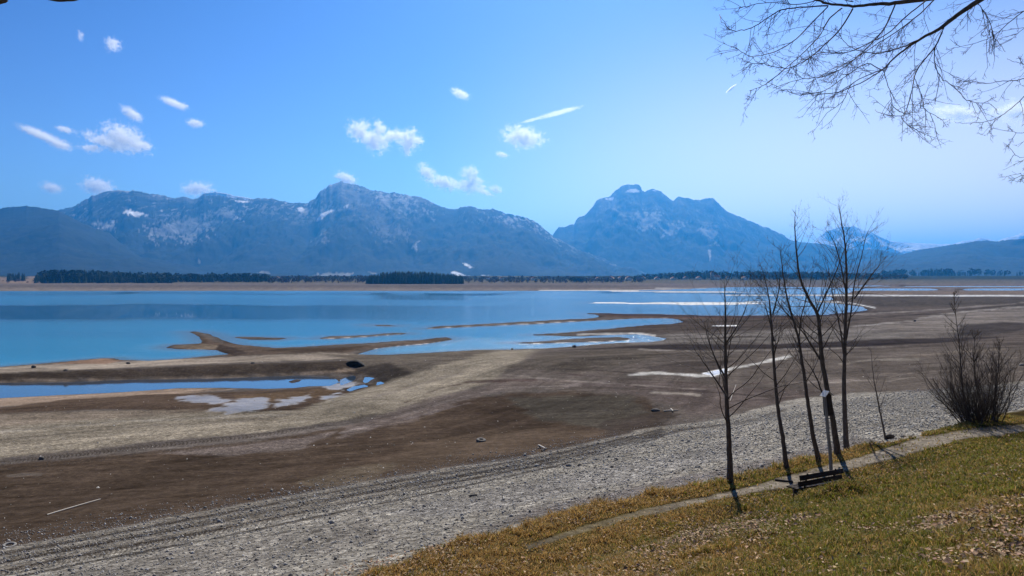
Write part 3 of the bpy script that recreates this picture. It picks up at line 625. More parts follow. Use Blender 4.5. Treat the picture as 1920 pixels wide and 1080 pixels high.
SN = (0.8, 0.8, 0.8); FIELD = (0.30, 0.27, 0.20); RK = (0.26, 0.26, 0.25)
mountain('mountains', [(-900, 400), (-400, 380), (-100, 396), (0, 391), (50, 386), (85, 391), (112, 395), (140, 411), (175, 426), (207, 438), (225, 454), (260, 474), (320, 492), (400, 506), (520, 514), (620, 519)], 6500, 4200, 25, 120, 101)
mountain('mountains', [(60, 410), (100, 397), (130, 389), (140, 387), (150, 380), (165, 374), (175, 366), (185, 365), (200, 360), (215, 358), (235, 356.5), (260, 358.5), (285, 364), (305, 366), (330, 371), (345, 369), (362, 373.5),
          (372, 371), (382, 365), (392, 367), (405, 366), (430, 370), (460, 374), (480, 373), (505, 372), (520, 375), (545, 381), (562, 381), (578, 381), (592, 371), (602, 358), (612, 352), (618, 346), (624, 347), (632, 342), (641, 340), (650, 344),
          (665, 346), (680, 350), (695, 357), (712, 357), (725, 361), (740, 361), (765, 366), (785, 369), (800, 375), (830, 390), (850, 392.5), (872, 387), (885, 388), (905, 392), (925, 391), (945, 400), (965, 404), (980, 405), (1000, 413), (1015, 424),
          (1035, 442), (1060, 455), (1080, 467), (1110, 476), (1140, 486), (1210, 505), (1330, 516), (1500, 519)], 9000, 5600, 30, 230, 111, snow_line=1400, rock_line=900, snow_noise=-0.1, ribs=1.4, jag=1.5, streak=0.32,
         patches=[([(594, 413), (600, 403), (612, 396), (625, 392), (632, 388), (628, 395), (612, 402), (603, 413)], SN, 1.5, 2), ([(557, 389), (564, 388), (571, 393), (569, 397), (560, 397)], SN, 1.5, 2),
                  ([(644, 387), (655, 381), (652, 389), (645, 391)], SN, 1, 2), ([(692, 372), (702, 368), (697, 374)], SN, 1, 1.5), ([(232, 397), (245, 393), (262, 400), (278, 403), (255, 405), (240, 402)], SN, 1.2, 4.5),
                  ([(205, 412), (215, 414), (215, 421), (207, 418)], SN, 1.2, 3), ([(438, 404), (450, 409), (458, 416), (445, 410)], SN, 1, 1.5), ([(300, 395), (304, 394), (304, 397)], SN, 1, 0.5),
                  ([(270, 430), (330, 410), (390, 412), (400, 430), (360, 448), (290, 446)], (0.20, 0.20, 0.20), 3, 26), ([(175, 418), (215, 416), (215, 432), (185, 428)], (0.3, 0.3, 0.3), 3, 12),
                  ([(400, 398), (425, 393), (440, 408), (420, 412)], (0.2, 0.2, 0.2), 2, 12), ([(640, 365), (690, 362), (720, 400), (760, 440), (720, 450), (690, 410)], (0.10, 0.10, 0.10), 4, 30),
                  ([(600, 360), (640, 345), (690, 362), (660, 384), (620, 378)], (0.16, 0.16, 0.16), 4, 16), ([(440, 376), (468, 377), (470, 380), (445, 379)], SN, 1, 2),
                  ([(364, 491), (374, 487), (376, 492), (368, 493)], (0.35, 0.33, 0.28), 1, 1), ([(585, 455), (610, 430), (615, 450), (600, 455)], (0.16, 0.16, 0.15), 3, 10), ([(770, 462), (785, 452), (780, 472)], (0.3, 0.3, 0.3), 1.5, 6),
                  ([(868, 494), (875, 495), (890, 502), (880, 503)], SN, 1, 2), ([(845, 511), (852, 508), (866, 514), (888, 520), (860, 519)], SN, 1, 1.5), ([(900, 516), (935, 519), (942, 522), (905, 520)], SN, 1, 1.5),
                  ([(583, 516), (620, 511), (662, 512), (650, 519), (600, 521)], FIELD, 1.5, 4), ([(690, 509), (705, 512), (700, 515)], FIELD, 1, 2), ([(480, 511), (500, 508), (508, 516), (490, 519)], FIELD, 1, 3)])
mountain('mountains', [(360, 380), (372, 372), (384, 362), (395, 361), (404, 359), (415, 362), (430, 364.5), (445, 368), (460, 370), (475, 374), (490, 382)], 10500, 9600, 500, 60, 121, snow_line=900, rock_line=500, snow_noise=0.1)
mountain('mountains', [(900, 500), (980, 478), (1010, 460), (1036, 441), (1042, 432), (1048, 425), (1058, 425.5), (1066, 423), (1076, 421), (1080, 412), (1084, 407), (1096, 405), (1104, 396), (1112, 387), (1119, 375), (1124, 372), (1136, 371), (1144, 368),
          (1150, 361), (1158, 355), (1166, 349), (1175, 346), (1190, 346), (1198, 347), (1202, 352), (1203, 358), (1208, 360), (1214, 356.5), (1225, 355), (1238, 358), (1248, 366), (1256, 373), (1262, 377), (1271, 369), (1285, 371), (1300, 374), (1315, 375),
          (1328, 371.5), (1337, 371), (1344, 378), (1352, 387), (1364, 397), (1380, 403), (1400, 412), (1420, 420), (1440, 428), (1458, 436), (1470, 441), (1480, 449), (1500, 453), (1530, 456), (1560, 461), (1590, 466), (1640, 468), (1680, 473), (1720, 480), (1800, 500), (1900, 518)],
         11000, 7800, 30, 260, 131, snow_line=1300, rock_line=800, snow_noise=-0.25, ribs=1.2, jag=1.0, rock=0.06, streak=0.05,
         patches=[([(1172, 360), (1180, 355), (1192, 354), (1203, 359), (1190, 361)], SN, 1, 1), ([(1135, 373), (1150, 370), (1150, 377)], SN, 1, 2.5), ([(1240, 440), (1256, 420), (1290, 415), (1262, 440)], (0.3, 0.3, 0.3), 3, 12),
                  ([(1310, 430), (1345, 420), (1345, 455), (1330, 450)], (0.3, 0.3, 0.3), 3, 12), ([(1328, 468), (1333, 470), (1333, 490), (1330, 490)], (0.4, 0.4, 0.4), 1, 1.5), ([(1190, 400), (1240, 395), (1240, 425), (1200, 430)], (0.25, 0.25, 0.25), 3, 16)])
mountain('mountains', [(1420, 520), (1560, 505), (1620, 491), (1645, 484), (1680, 480), (1715, 470), (1752, 464), (1802, 456), (1827, 452), (1845, 451), (1868, 452.5), (1890, 450), (1925, 447), (2100, 432), (2400, 425), (2900, 420)], 7500, 4800, 28, 130, 141)
mountain('mountains', [(1440, 470), (1500, 468), (1522, 458), (1535, 444), (1548, 434), (1562, 429), (1578, 425), (1600, 424), (1615, 430), (1632, 433), (1645, 442), (1658, 447), (1668, 452), (1690, 455), (1730, 456), (1760, 458), (1785, 458), (1805, 452),
          (1825, 450), (1838, 446), (1850, 448), (1868, 453), (1885, 446), (1900, 443), (1912, 438), (1925, 435), (2050, 432), (2300, 445), (2800, 440)], 14500, 12800, 40, 300, 151, snow_line=350, rock_line=200, snow_noise=0.45, rock=0.75, jag=0.5, forest=(0.5, 0.5, 0.5))

# ---------------------------------------------------------------- distant woods and trees
DARKG = noisy_mat('dark spruce', (0.012, 0.020, 0.012), (0.035, 0.050, 0.026), 0.4, 0.95, 0, spec=0.05)
SCRUB = noisy_mat('bare scrub', (0.06, 0.045, 0.04), (0.13, 0.10, 0.08), 0.3, 0.95, 0, spec=0.05)
BARK = noisy_mat('grey brown bark', (0.050, 0.038, 0.030), (0.15, 0.12, 0.10), 30, 0.9, 0.5, stretch=(1, 1, 0.25))
TWIG = noisy_mat('dark twig bark', (0.045, 0.034, 0.028), (0.11, 0.085, 0.07), 30, 0.85, 0.0)

def conifer_arrays(r, h, rad, sides=7):
    V = []; Fc = []
    tiers = 5
    for i in range(tiers):
        zb = h * (0.06 + 0.94 * i / tiers * 0.9); zt = min(h, zb + h * 0.36); rr = rad * (1 - i / tiers) ** 0.85
        b = len(V)
        for k in range(sides * 2):
            a = math.pi * k / sides + i * 0.7
            q = rr * (1.0 if k % 2 else 0.6) * r.uniform(0.75, 1.2)
            V.append((q * math.cos(a), q * math.sin(a), zb + r.uniform(-0.04, 0.04) * h - (0.03 * h if k % 2 else 0)))
        V.append((0, 0, zt)); Fc += [(b + k, b + (k + 1) % (sides * 2), b + sides * 2) for k in range(sides * 2)]
    return np.array(V), np.array(Fc)

def round_arrays(r, h, rad, n=46):
    """bare broadleaf crown from many small twig cards round a trunk"""
    V = []; Fc = []
    for k in range(n):
        a = r.uniform(0, 6.283); u = r.uniform(-1, 1); q = r.uniform(0.3, 1) ** 0.5
        c = np.array([math.cos(a) * math.sqrt(1 - u * u) * rad * q, math.sin(a) * math.sqrt(1 - u * u) * rad * q, h * 0.58 + u * h * 0.42 * q])
        s = rad * r.uniform(0.22, 0.45)
        e1 = np.array([r.gauss(0, 1), r.gauss(0, 1), r.gauss(0, 1)]); e1 /= np.linalg.norm(e1)
        e2 = np.cross(e1, [0.3, 0.5, 0.8]); e2 /= np.linalg.norm(e2)
        b = len(V); V += [c - e1 * s, c + e2 * s * 0.6, c + e1 * s, c - e2 * s * 0.7]; Fc += [(b, b + 1, b + 2), (b, b + 2, b + 3)]
    b = len(V); w_ = rad * 0.09
    V += [np.array([-w_, 0, -0.5]), np.array([w_, 0, -0.5]), np.array([0, w_, -0.5]), np.array([0, 0, h * 0.8])]
    Fc += [(b, b + 1, b + 3), (b + 1, b + 2, b + 3), (b + 2, b, b + 3)]
    return np.array(V), np.array(Fc)

R_ = random.Random(11)
CON = [conifer_arrays(R_, 1.0, R_.uniform(0.17, 0.27)) for _ in range(6)]
RND = [round_arrays(R_, 1.0, R_.uniform(0.34, 0.5)) for _ in range(6)]

def scatter(name, protos, P, hs, mat, label, cat, kind='stuff', parent=None):
    V = []; Fc = []; b = 0
    for (x, y, z), h in zip(P, hs):
        pv, pf = protos[R_.randrange(len(protos))]
        a = R_.uniform(0, 6.28); ca, sa = math.cos(a), math.sin(a)
        sx = h * R_.uniform(0.8, 1.25)
        q = np.stack([(pv[:, 0] * ca - pv[:, 1] * sa) * sx + x, (pv[:, 0] * sa + pv[:, 1] * ca) * sx + y, pv[:, 2] * h + z], -1)
        V.append(q); Fc.append(pf + b); b += len(pv)
    o = mesh_obj(name, np.concatenate(V), np.concatenate(Fc), mat, parent)
    return tag(o, label, cat, kind=kind)

def wood(name, x0, x1, Y0, Y1, n, h0, h1, protos, mat, label, cat='wood', dens=None, hfun=None):
    P = []; H = []
    while len(P) < n:
        px = R_.uniform(x0, x1); Y = R_.uniform(Y0, Y1)
        if dens and R_.random() > dens(px): continue
        X = (px - 960) / F * Y; P.append((X, Y)); H.append(R_.uniform(h0, h1) * (hfun(px) if hfun else 1))
    P = np.array(P); Z = height(P[:, 0], P[:, 1], False)
    return scatter(name, protos, np.column_stack([P, Z - 0.5]), H, mat, label, cat)

def isl_h(px):
    return float(np.interp(px, [686, 700, 715, 745, 800, 830, 870], [0.62, 0.78, 0.92, 1.05, 1.0, 0.86, 0.72]))
wood('conifer_wood', 688, 868, 1440, 1620, 620, 18, 27, CON, DARKG, 'dense dark block of tall spruces on the far shore, right of the centre of the lake', dens=None, hfun=isl_h)
wood('conifer_wood', 66, 330, 1560, 1900, 800, 13, 27, CON * 2 + RND[:4], DARKG, 'long dark spruce wood on the far shore below the left mountain', hfun=lambda p: float(np.interp(p, [66, 80, 165, 200, 330], [0.7, 1.0, 1.15, 0.95, 0.8])))
wood('conifer_wood', 330, 505, 1650, 2000, 460, 8, 20, CON + RND[:4], DARKG, 'lower band of dark spruces running on right of the long spruce wood')
wood('conifer_clump', 14, 46, 1800, 1950, 26, 17, 24, CON, DARKG, 'small clump of dark spruces at the far left above a tan slope')
wood('scrub', 500, 700, 1560, 2300, 300, 6, 12, RND + CON[:2], SCRUB, 'low leafless scrub and small trees left of the dark spruce block', 'scrub')
wood('scrub', 860, 1210, 1560, 2300, 420, 5, 10, RND, SCRUB, 'reddish leafless scrub on the far shore between the spruce block and the village wood', 'scrub')
wood('village_wood', 1190, 1700, 2000, 2700, 620, 13, 24, RND + CON, DARKG, 'hazy line of mixed trees round the village at the foot of the right mountain', 'wood', hfun=lambda p: float(np.interp(p, [1190, 1230, 1300, 1450, 1600, 1700], [0.5, 0.7, 1.0, 1.0, 0.8, 0.6])))
wood('village_wood', 1655, 2500, 3000, 3800, 300, 16, 34, RND + CON, DARKG, 'faint hazy trees on the plain under the right forested hill', 'wood', dens=lambda p: 1.0 if 1655 < p < 1680 or 1725 < p < 1800 else 0.25)
wood('scrub', -600, 70, 1560, 1800, 90, 3, 7, RND, SCRUB, 'scattered low bushes along the tan slope at the far left', 'scrub')

def far_tree(px, base_py, Y, h, protos, label, wide=1.0):
    X = (px - 960) / F * Y; z = ground_z(X, Y) - 0.3
    r = empty('broadleaf_tree' if protos is RND else 'conifer_tree', (X, Y, z)); tag(r, label, 'tree', 'single trees on the far shore')
    V = []; Fc = []; b = 0
    for k in range(5 if wide > 1 else 2):
        pv, pf = protos[(k + int(px)) % len(protos)]; off = (k - 2) * h * 0.35 if wide > 1 else k * 0.5
        V.append(pv * h * np.array([1.1, 1.1, 1 - 0.05 * k]) + np.array([off, 0, 0.0])); Fc.append(pf + b); b += len(pv)
    mesh_obj('crown', np.concatenate(V), np.concatenate(Fc), DARKG, r)
    a = np.linspace(0, 2 * math.pi, 7)[:-1]; w_ = h * 0.03
    tv = np.array([(w_ * math.cos(q), w_ * math.sin(q), zz) for zz in (-0.6, h * 0.5) for q in a])
    tf = np.array([(i, (i + 1) % 6, (i + 1) % 6 + 6, i + 6) for i in range(6)])
    mesh_obj('trunk', tv, tf, BARK, r); return r
far_tree(1082, 531, 1600, 13, RND, 'squarish dark clump-like tree standing alone on the far shore below the right mountain', 2)
far_tree(1037, 531, 1600, 8, CON, 'small dark tree left of the squarish clump on the far shore')
far_tree(973, 531, 1650, 8, CON, 'small pointed tree on the far shore between the spruce block and the squarish tree')
far_tree(1100, 531, 1620, 9, CON, 'slender dark tree just right of the squarish tree')
far_tree(1139, 531, 1700, 11, CON, 'pointed dark tree beside a white house speck')
far_tree(1190, 531, 1800, 15, CON, 'tall pointed tree at the left end of the village wood')
far_tree(1165, 531, 1750, 12, CON, 'pointed tree between the white specks and the village wood')

# ---------------------------------------------------------------- far village
WALL = noisy_mat('white plaster', (0.62, 0.60, 0.56), (0.75, 0.73, 0.68), 2, 0.9, 0)
ROOF = noisy_mat('red brown roof', (0.16, 0.07, 0.05), (0.26, 0.12, 0.08), 2, 0.9, 0)
GREYM = noisy_mat('grey stone', (0.22, 0.22, 0.22), (0.36, 0.36, 0.35), 2, 0.9, 0)
GLASSM = noisy_mat('dark window', (0.02, 0.025, 0.03), (0.05, 0.055, 0.06), 1, 0.2, 0)
def box_arr(x0, x1, y0, y1, z0_, z1):
    V = np.array([(x, y, z) for z in (z0_, z1) for (x, y) in ((x0, y0), (x1, y0), (x1, y1), (x0, y1))], float)
    Fc = np.array([(0, 3, 2, 1), (4, 5, 6, 7), (0, 1, 5, 4), (1, 2, 6, 5), (2, 3, 7, 6), (3, 0, 4, 7)])
    return V, Fc
def join(parts):
    V = []; Fc = []; b = 0
    for v, f in parts: V.append(v); Fc.append(f + b); b += len(v)
    return np.concatenate(V), np.concatenate(Fc)
def house(X, Y, wd, dp, h, rz, label, group='houses of the far village'):
    r = empty('house', (X, Y, ground_z(X, Y)), rz); tag(r, label, 'house', group)
    v, f = box_arr(-wd / 2, wd / 2, -dp / 2, dp / 2, -1, h); mesh_obj('wall', v, f, WALL, r)
    e = 0.6; rh = wd * 0.28; th = 0.3
    V = np.array([(-wd / 2 - e, -dp / 2 - e, h - 0.2), (0, -dp / 2 - e, h + rh), (wd / 2 + e, -dp / 2 - e, h - 0.2), (-wd / 2 - e, dp / 2 + e, h - 0.2), (0, dp / 2 + e, h + rh), (wd / 2 + e, dp / 2 + e, h - 0.2)])
    Fq = [[0, 1, 4, 3], [1, 2, 5, 4], [0, 2, 1], [3, 4, 5], [0, 3, 5, 2]]
    mesh_obj('roof', V, Fq, ROOF, r); return r
spots = [(1146, 1850), (1163, 1900), (1178, 1880), (1205, 1950), (1232, 1980), (1262, 1950), (1285, 2100), (1310, 2000), (1365, 2050), (1395, 1990), (1120, 1900), (1428, 2100), (940, 1900), (915, 1880), (468, 2100), (1000, 1900), (520, 2060)]
for i, (px, Y) in enumerate(spots):
    X = (px - 960) / F * Y
    lab = 'tiny white house with a brown gabled roof among the distant trees of the far shore'
    house(X, Y, R_.uniform(9, 13), R_.uniform(9, 14), R_.uniform(5, 7.5), R_.uniform(-0.6, 0.6), lab)
# church
X = (1335 - 960) / F * 1995; r = empty('church', (X, 1995, ground_z(X, 1995)), 0.15)
tag(r, 'pale church with a square tower rising from the village trees', 'church')
v, f = box_arr(-3.2, 3.2, -3.2, 3.2, -1, 19); mesh_obj('tower', v, f, GREYM, r)
mesh_obj('spire', np.array([(-3.5, -3.5, 19), (3.5, -3.5, 19), (3.5, 3.5, 19), (-3.5, 3.5, 19), (0, 0, 25)]), [[0, 1, 4], [1, 2, 4], [2, 3, 4], [3, 0, 4], [3, 2, 1, 0]], ROOF, r)
v, f = box_arr(3.3, 22, -5, 5, -1, 8); mesh_obj('nave', v, f, WALL, r)
mesh_obj('roof', np.array([(3.3, -5.5, 7.8), (3.3, 5.5, 7.8), (3.3, 0, 12.5), (22.5, -5.5, 7.8), (22.5, 5.5, 7.8), (22.5, 0, 12.5)]), [[0, 3, 5, 2], [1, 2, 5, 4], [0, 2, 1], [3, 4, 5], [0, 1, 4, 3]], ROOF, r)

# ---------------------------------------------------------------- bare trees
class Tubes:
    def __init__(s): s.V = []; s.F = []; s.n = 0
    def add(s, pts, rad, sides=5):
        P = np.asarray(pts, float); k = len(P); rad = np.asarray(rad, float)
        T = np.gradient(P, axis=0); T /= np.linalg.norm(T, axis=1)[:, None] + 1e-12
        up = np.array([0.31, 0.23, 0.92]) if abs(T[0][2]) < 0.85 else np.array([0.9, 0.37, 0.2])
        A = np.cross(T, up); A /= np.linalg.norm(A, axis=1)[:, None] + 1e-12
        B = np.cross(T, A)
        a = np.arange(sides) * 2 * math.pi / sides
        ring = P[:, None, :] + rad[:, None, None] * (np.cos(a)[None, :, None] * A[:, None, :] + np.sin(a)[None, :, None] * B[:, None, :])
        s.V.append(ring.reshape(-1, 3))
        i = np.arange(k - 1)[:, None] * sides; j = np.arange(sides)[None, :]; j2 = (j + 1) % sides
        q = np.stack([i + j, i + j2, i + sides + j2, i + sides + j], -1).reshape(-1, 4) + s.n
        s.F.append(q); s.n += k * sides
    def build(s, name, mat, parent=None):
        return mesh_obj(name, np.concatenate(s.V), np.concatenate(s.F), mat, parent, smooth=True)

def unit(v): return v / (np.linalg.norm(v) + 1e-12)

def grow(tb, p, d, L, r0, rs, up=0.25, wob=0.18, seg=None, sides=4, r1=0.25):
    """curved tapering branch; returns its points, radii"""
    n = seg or max(3, int(L / 0.22)); n = min(n, 12)
    pts = [np.array(p, float)]; d = unit(np.array(d, float))
    for i in range(n):
        d = unit(d + np.array([rs.gauss(0, wob), rs.gauss(0, wob), rs.gauss(0, wob) + up / n * 2]) * 0.6)
        pts.append(pts[-1] + d * L / n)
    rad = np.linspace(r0, max(r0 * r1, 0.0011), n + 1)
    tb.add(pts, rad, sides); return np.array(pts), rad

def along(P, t):
    k = t * (len(P) - 1); i = min(int(k), len(P) - 2); f = k - i
    return P[i] * (1 - f) + P[i + 1] * f, unit(P[i + 1] - P[i])

def smooth_poly(pts, n=6):
    P = np.asarray(pts, float); out = []
    for i in range(len(P) - 1):
        p0 = P[max(i - 1, 0)]; p1 = P[i]; p2 = P[i + 1]; p3 = P[min(i + 2, len(P) - 1)]
        for k in range(n):
            t = k / n
            out.append(0.5 * ((2 * p1) + (-p0 + p2) * t + (2 * p0 - 5 * p1 + 4 * p2 - p3) * t * t + (-p0 + 3 * p1 - 3 * p2 + p3) * t ** 3))
    out.append(P[-1]); return np.array(out)

def side_dir(T, ang, rs, flat=0.0):
    a = rs.uniform(0, 2 * math.pi)
    n1 = unit(np.cross(T, [0.12, 0.9, 0.3])); n2 = np.cross(T, n1)
    s = math.cos(a) * n1 + math.sin(a) * n2
    return unit(T * math.cos(ang) + s * math.sin(ang))

def twiggy(tb, P, L, rs, n1, lvl=0, r=0.006, up=0.35, rmin=0.0022, t0=0.2):
    """second and third order twigs along a branch"""
    for k in range(n1):
        t = rs.uniform(t0, 0.98); q, T = along(P, t)
        l = L * rs.uniform(0.25, 0.5) * (1 - 0.5 * t)
        pts, _ = grow(tb, q, side_dir(T, rs.uniform(0.5, 0.9), rs), l, max(r * (1 - 0.5 * t), rmin), rs, up, 0.2, sides=3, r1=0.5)
        if lvl < 1:
            twiggy(tb, pts, l, rs, rs.randint(2, 4), lvl + 1, r * 0.5, up, rmin)

def bare_tree(stems, Y, rbase, label, seed, nbr=26, brL=1.9, t0=0.28, taper=0.12, group=None, ups=0.32, fork=None, tw=4, roots=True):
    """stems: pixel polylines, the first one starts on the ground"""
    rs = random.Random(seed)
    base = unproj(stems[0][0][0], stems[0][0][1], Y=Y); gz = ground_z(base[0], base[1])
    root = empty('bare_tree', (base[0], base[1], gz)); tag(root, label, 'tree', group)
    T = Tubes(); Cn = Tubes(); org = np.array([base[0], base[1], gz])
    for si, st in enumerate(stems):
        yy = Y + 0 * si
        pts = np.array([unproj(x, y, Y=yy) for x, y in st]) - org
        if si == 0: pts[0][2] = -0.15
        else:
            dv = rs.uniform(-0.5, 0.5); pts[:, 1] += np.linspace(0, dv, len(pts))
        if si == 0: pts[:, 1] += np.linspace(0, rs.uniform(-0.3, 0.3), len(pts))
        P = smooth_poly(pts, 6); n = len(P)
        tl = np.linspace(0, 1, n)
        rb = rbase if si == 0 else rbase * 0.36
        rad = rb * 0.85 * ((1 - tl) ** 0.9 * 0.95 + taper * 0.25)
        if si == 0: rad = rad + rb * 0.45 * np.exp(-np.arange(n) / 2.0)
        P = P + np.array([[rs.gauss(0, 0.004), rs.gauss(0, 0.004), 0] for _ in range(n)])
        (T if si == 0 or len(st) > 3 else Cn).add(P, rad, 9 if si == 0 else 6)
        ht = np.linalg.norm(P[-1] - P[0]); nb = nbr if si == 0 else int(nbr * 0.55)
        for k in range(nb):
            t = (t0 if si == 0 else 0.1) + (0.97 - (t0 if si == 0 else 0.1)) * (k + rs.random()) / nb
            q, D = along(P, t)
            d = side_dir(D, rs.uniform(0.6, 1.15), rs)
            L = brL * (0.3 + 1.05 * (1 - t)) * rs.uniform(0.5, 1.2)
            rr = float(np.interp(t, tl, rad)) * 0.34
            bp, _ = grow(Cn, q, d, L, max(rr, 0.0045), rs, ups, 0.12, sides=4)
            twiggy(Cn, bp, L, rs, tw, 0, 0.0042, ups, 0.0019)
    T.build('trunk', BARK, root); Cn.build('crown', TWIG, root)
    return root

G1 = 'bare young trees on the lake bank'
def foot(px, py):
    p = on_ground(px, py); return p[1]
Y1 = foot(1370, 906)
bare_tree([[(1370, 906), (1366, 830), (1361, 750), (1358, 680), (1357, 620), (1356, 570), (1353, 525)], [(1357, 650), (1372, 625), (1390, 590), (1404, 545)], [(1361, 740), (1330, 690), (1305, 650)], [(1358, 705), (1335, 655), (1322, 600)]], Y1, 0.085, 'slim bare tree standing apart at the left end of the bank row', 1, 24, 2.1, 0.22, group=G1)
Y2 = foot(1476, 879)
bare_tree([[(1476, 879), (1470, 830), (1461, 770), (1455, 700), (1452, 640), (1449, 580), (1443, 535), (1430, 490)], [(1452, 640), (1436, 590), (1425, 560)], [(1449, 590), (1462, 540), (1465, 500)]], Y2, 0.075, 'thin bare tree second from the left in the bank row', 2, 23, 1.7, 0.3, group=G1)
Y3 = foot(1537, 863)
bare_tree([[(1537, 863), (1523, 810), (1513, 750), (1504, 690), (1496, 640), (1482, 590), (1470, 545), (1462, 490), (1458, 460)], [(1496, 650), (1500, 590), (1510, 540), (1512, 500)], [(1485, 600), (1462, 565), (1450, 530)]], Y3, 0.075, 'thin left-leaning bare tree just left of the shrine post', 3, 22, 1.6, 0.3, group=G1)
Y4 = foot(1566, 856)
bare_tree([[(1573, 856), (1563, 800), (1552, 740), (1541, 680), (1536, 630), (1531, 590), (1514, 560), (1497, 520), (1490, 470), (1487, 430), (1488, 400)], [(1531, 590), (1541, 560), (1556, 520), (1572, 470), (1580, 440)], [(1541, 680), (1512, 630), (1490, 600), (1478, 560)], [(1545, 745), (1530, 700), (1505, 660)]], Y4, 0.100, 'bare tree with a forked top growing directly behind the shrine', 4, 28, 1.9, 0.3, group=G1)
Y5 = foot(1588, 844)
bare_tree([[(1588, 844), (1585, 790), (1583, 730), (1584, 670), (1586, 610), (1588, 560), (1588, 500), (1585, 450), (1578, 410), (1573, 378)], [(1586, 640), (1597, 580), (1604, 530), (1618, 480), (1628, 440), (1640, 420)], [(1584, 680), (1573, 610), (1562, 570), (1552, 520), (1545, 480)], [(1588, 560), (1575, 500), (1560, 455), (1538, 425)], [(1602, 560), (1625, 520), (1645, 490)]], Y5, 0.105, 'tallest and thickest bare tree of the bank row', 5, 36, 1.9, 0.3, group=G1)
Y6 = foot(1662, 824)
bare_tree([[(1662, 824), (1655, 790), (1646, 740), (1640, 700), (1637, 645)]], Y6, 0.045, 'short thin leaning sapling at the right end of the bank row', 6, 12, 1.2, 0.25, group=G1, tw=4)

# small dark stump at the foot of the leaning sapling, twiggy weeds by the bank
def bush(px, py, label, n, spread, hgt, rb, seed, name='bare_bush', tw=7, wx_=0.5, lean=0.0, tall=None, cat='bush', tilt=0.45):
    p = on_ground(px, py); rs = random.Random(seed)
    root = empty(name, (p[0], p[1], p[2])); tag(root, label, cat)
    T = Tubes(); Cn = Tubes()
    for k in range(n):
        a = rs.uniform(0, 6.283); q = rs.uniform(0, 1) ** 0.6
        b = np.array([math.cos(a) * wx_ * q, math.sin(a) * wx_ * 0.6 * q, -0.1])
        d = np.array([math.cos(a) * spread * rs.uniform(0.1, 1) + lean, math.sin(a) * spread * 0.7 * rs.uniform(0.1, 1), 1.0])
        L = hgt * rs.uniform(0.45, 1.0)
        r0 = rb * rs.uniform(0.4, 1)
        P, _ = grow(T, b, d, L, r0, rs, 0.35, 0.15, seg=9, sides=5)
        twiggy(Cn, P, L * 0.7, rs, tw, 0, 0.0042, 0.3, 0.0019, 0.12)
    if tall:
        for st in tall:
            pts = np.array([unproj(x, y, Y=p[1]) for x, y in st]) - p; pts[0][2] = -0.1
            P = smooth_poly(pts, 6); T.add(P, np.linspace(rb * 1.6, 0.006, len(P)), 6)
            for k in range(26):
                t = rs.uniform(0.3, 0.97); q, D = along(P, t)
                bp, _ = grow(Cn, q, side_dir(D, rs.uniform(0.5, 0.9), rs), 1.5 * (1.15 - t), 0.010, rs, 0.5, 0.12, sides=4)
                twiggy(Cn, bp, 1.2 * (1.2 - t), rs, 6, 0, 0.005, 0.4, 0.0024)
    T.build('stems', BARK, root); Cn.build('twigs', TWIG, root); return root
bush(1838, 792, 'large dense leafless bush with many stems beside the path at the right', 95, 1.0, 2.9, 0.019, 21, wx_=0.7, lean=-0.25, tw=34,
     tall=[[(1815, 788), (1806, 740), (1802, 690), (1798, 640), (1793, 600), (1788, 548)], [(1850, 788), (1830, 720), (1826, 670), (1828, 625)], [(1862, 788), (1866, 730), (1872, 690), (1874, 640)]])
bush(1160, 948, 'low tuft of dead brown stalks at the edge of the gravel', 34, 0.5, 0.42, 0.006, 22, 'dead_weeds', 3, 0.45, cat='weeds')
bush(1640, 838, 'tangle of thin dead stalks between the tree row and the path', 16, 0.5, 0.35, 0.005, 23, 'dead_weeds', 3, 0.5, cat='weeds')
bush(1447, 890, 'sparse dead stalks at the foot of the second bare tree', 18, 0.4, 0.55, 0.004, 24, 'dead_weeds', 2, 0.5, cat='weeds')
bush(1400, 903, 'single thin dead stalk cluster right of the leftmost bank tree', 7, 0.25, 0.8, 0.005, 25, 'dead_weeds', 3, 0.2, cat='weeds')

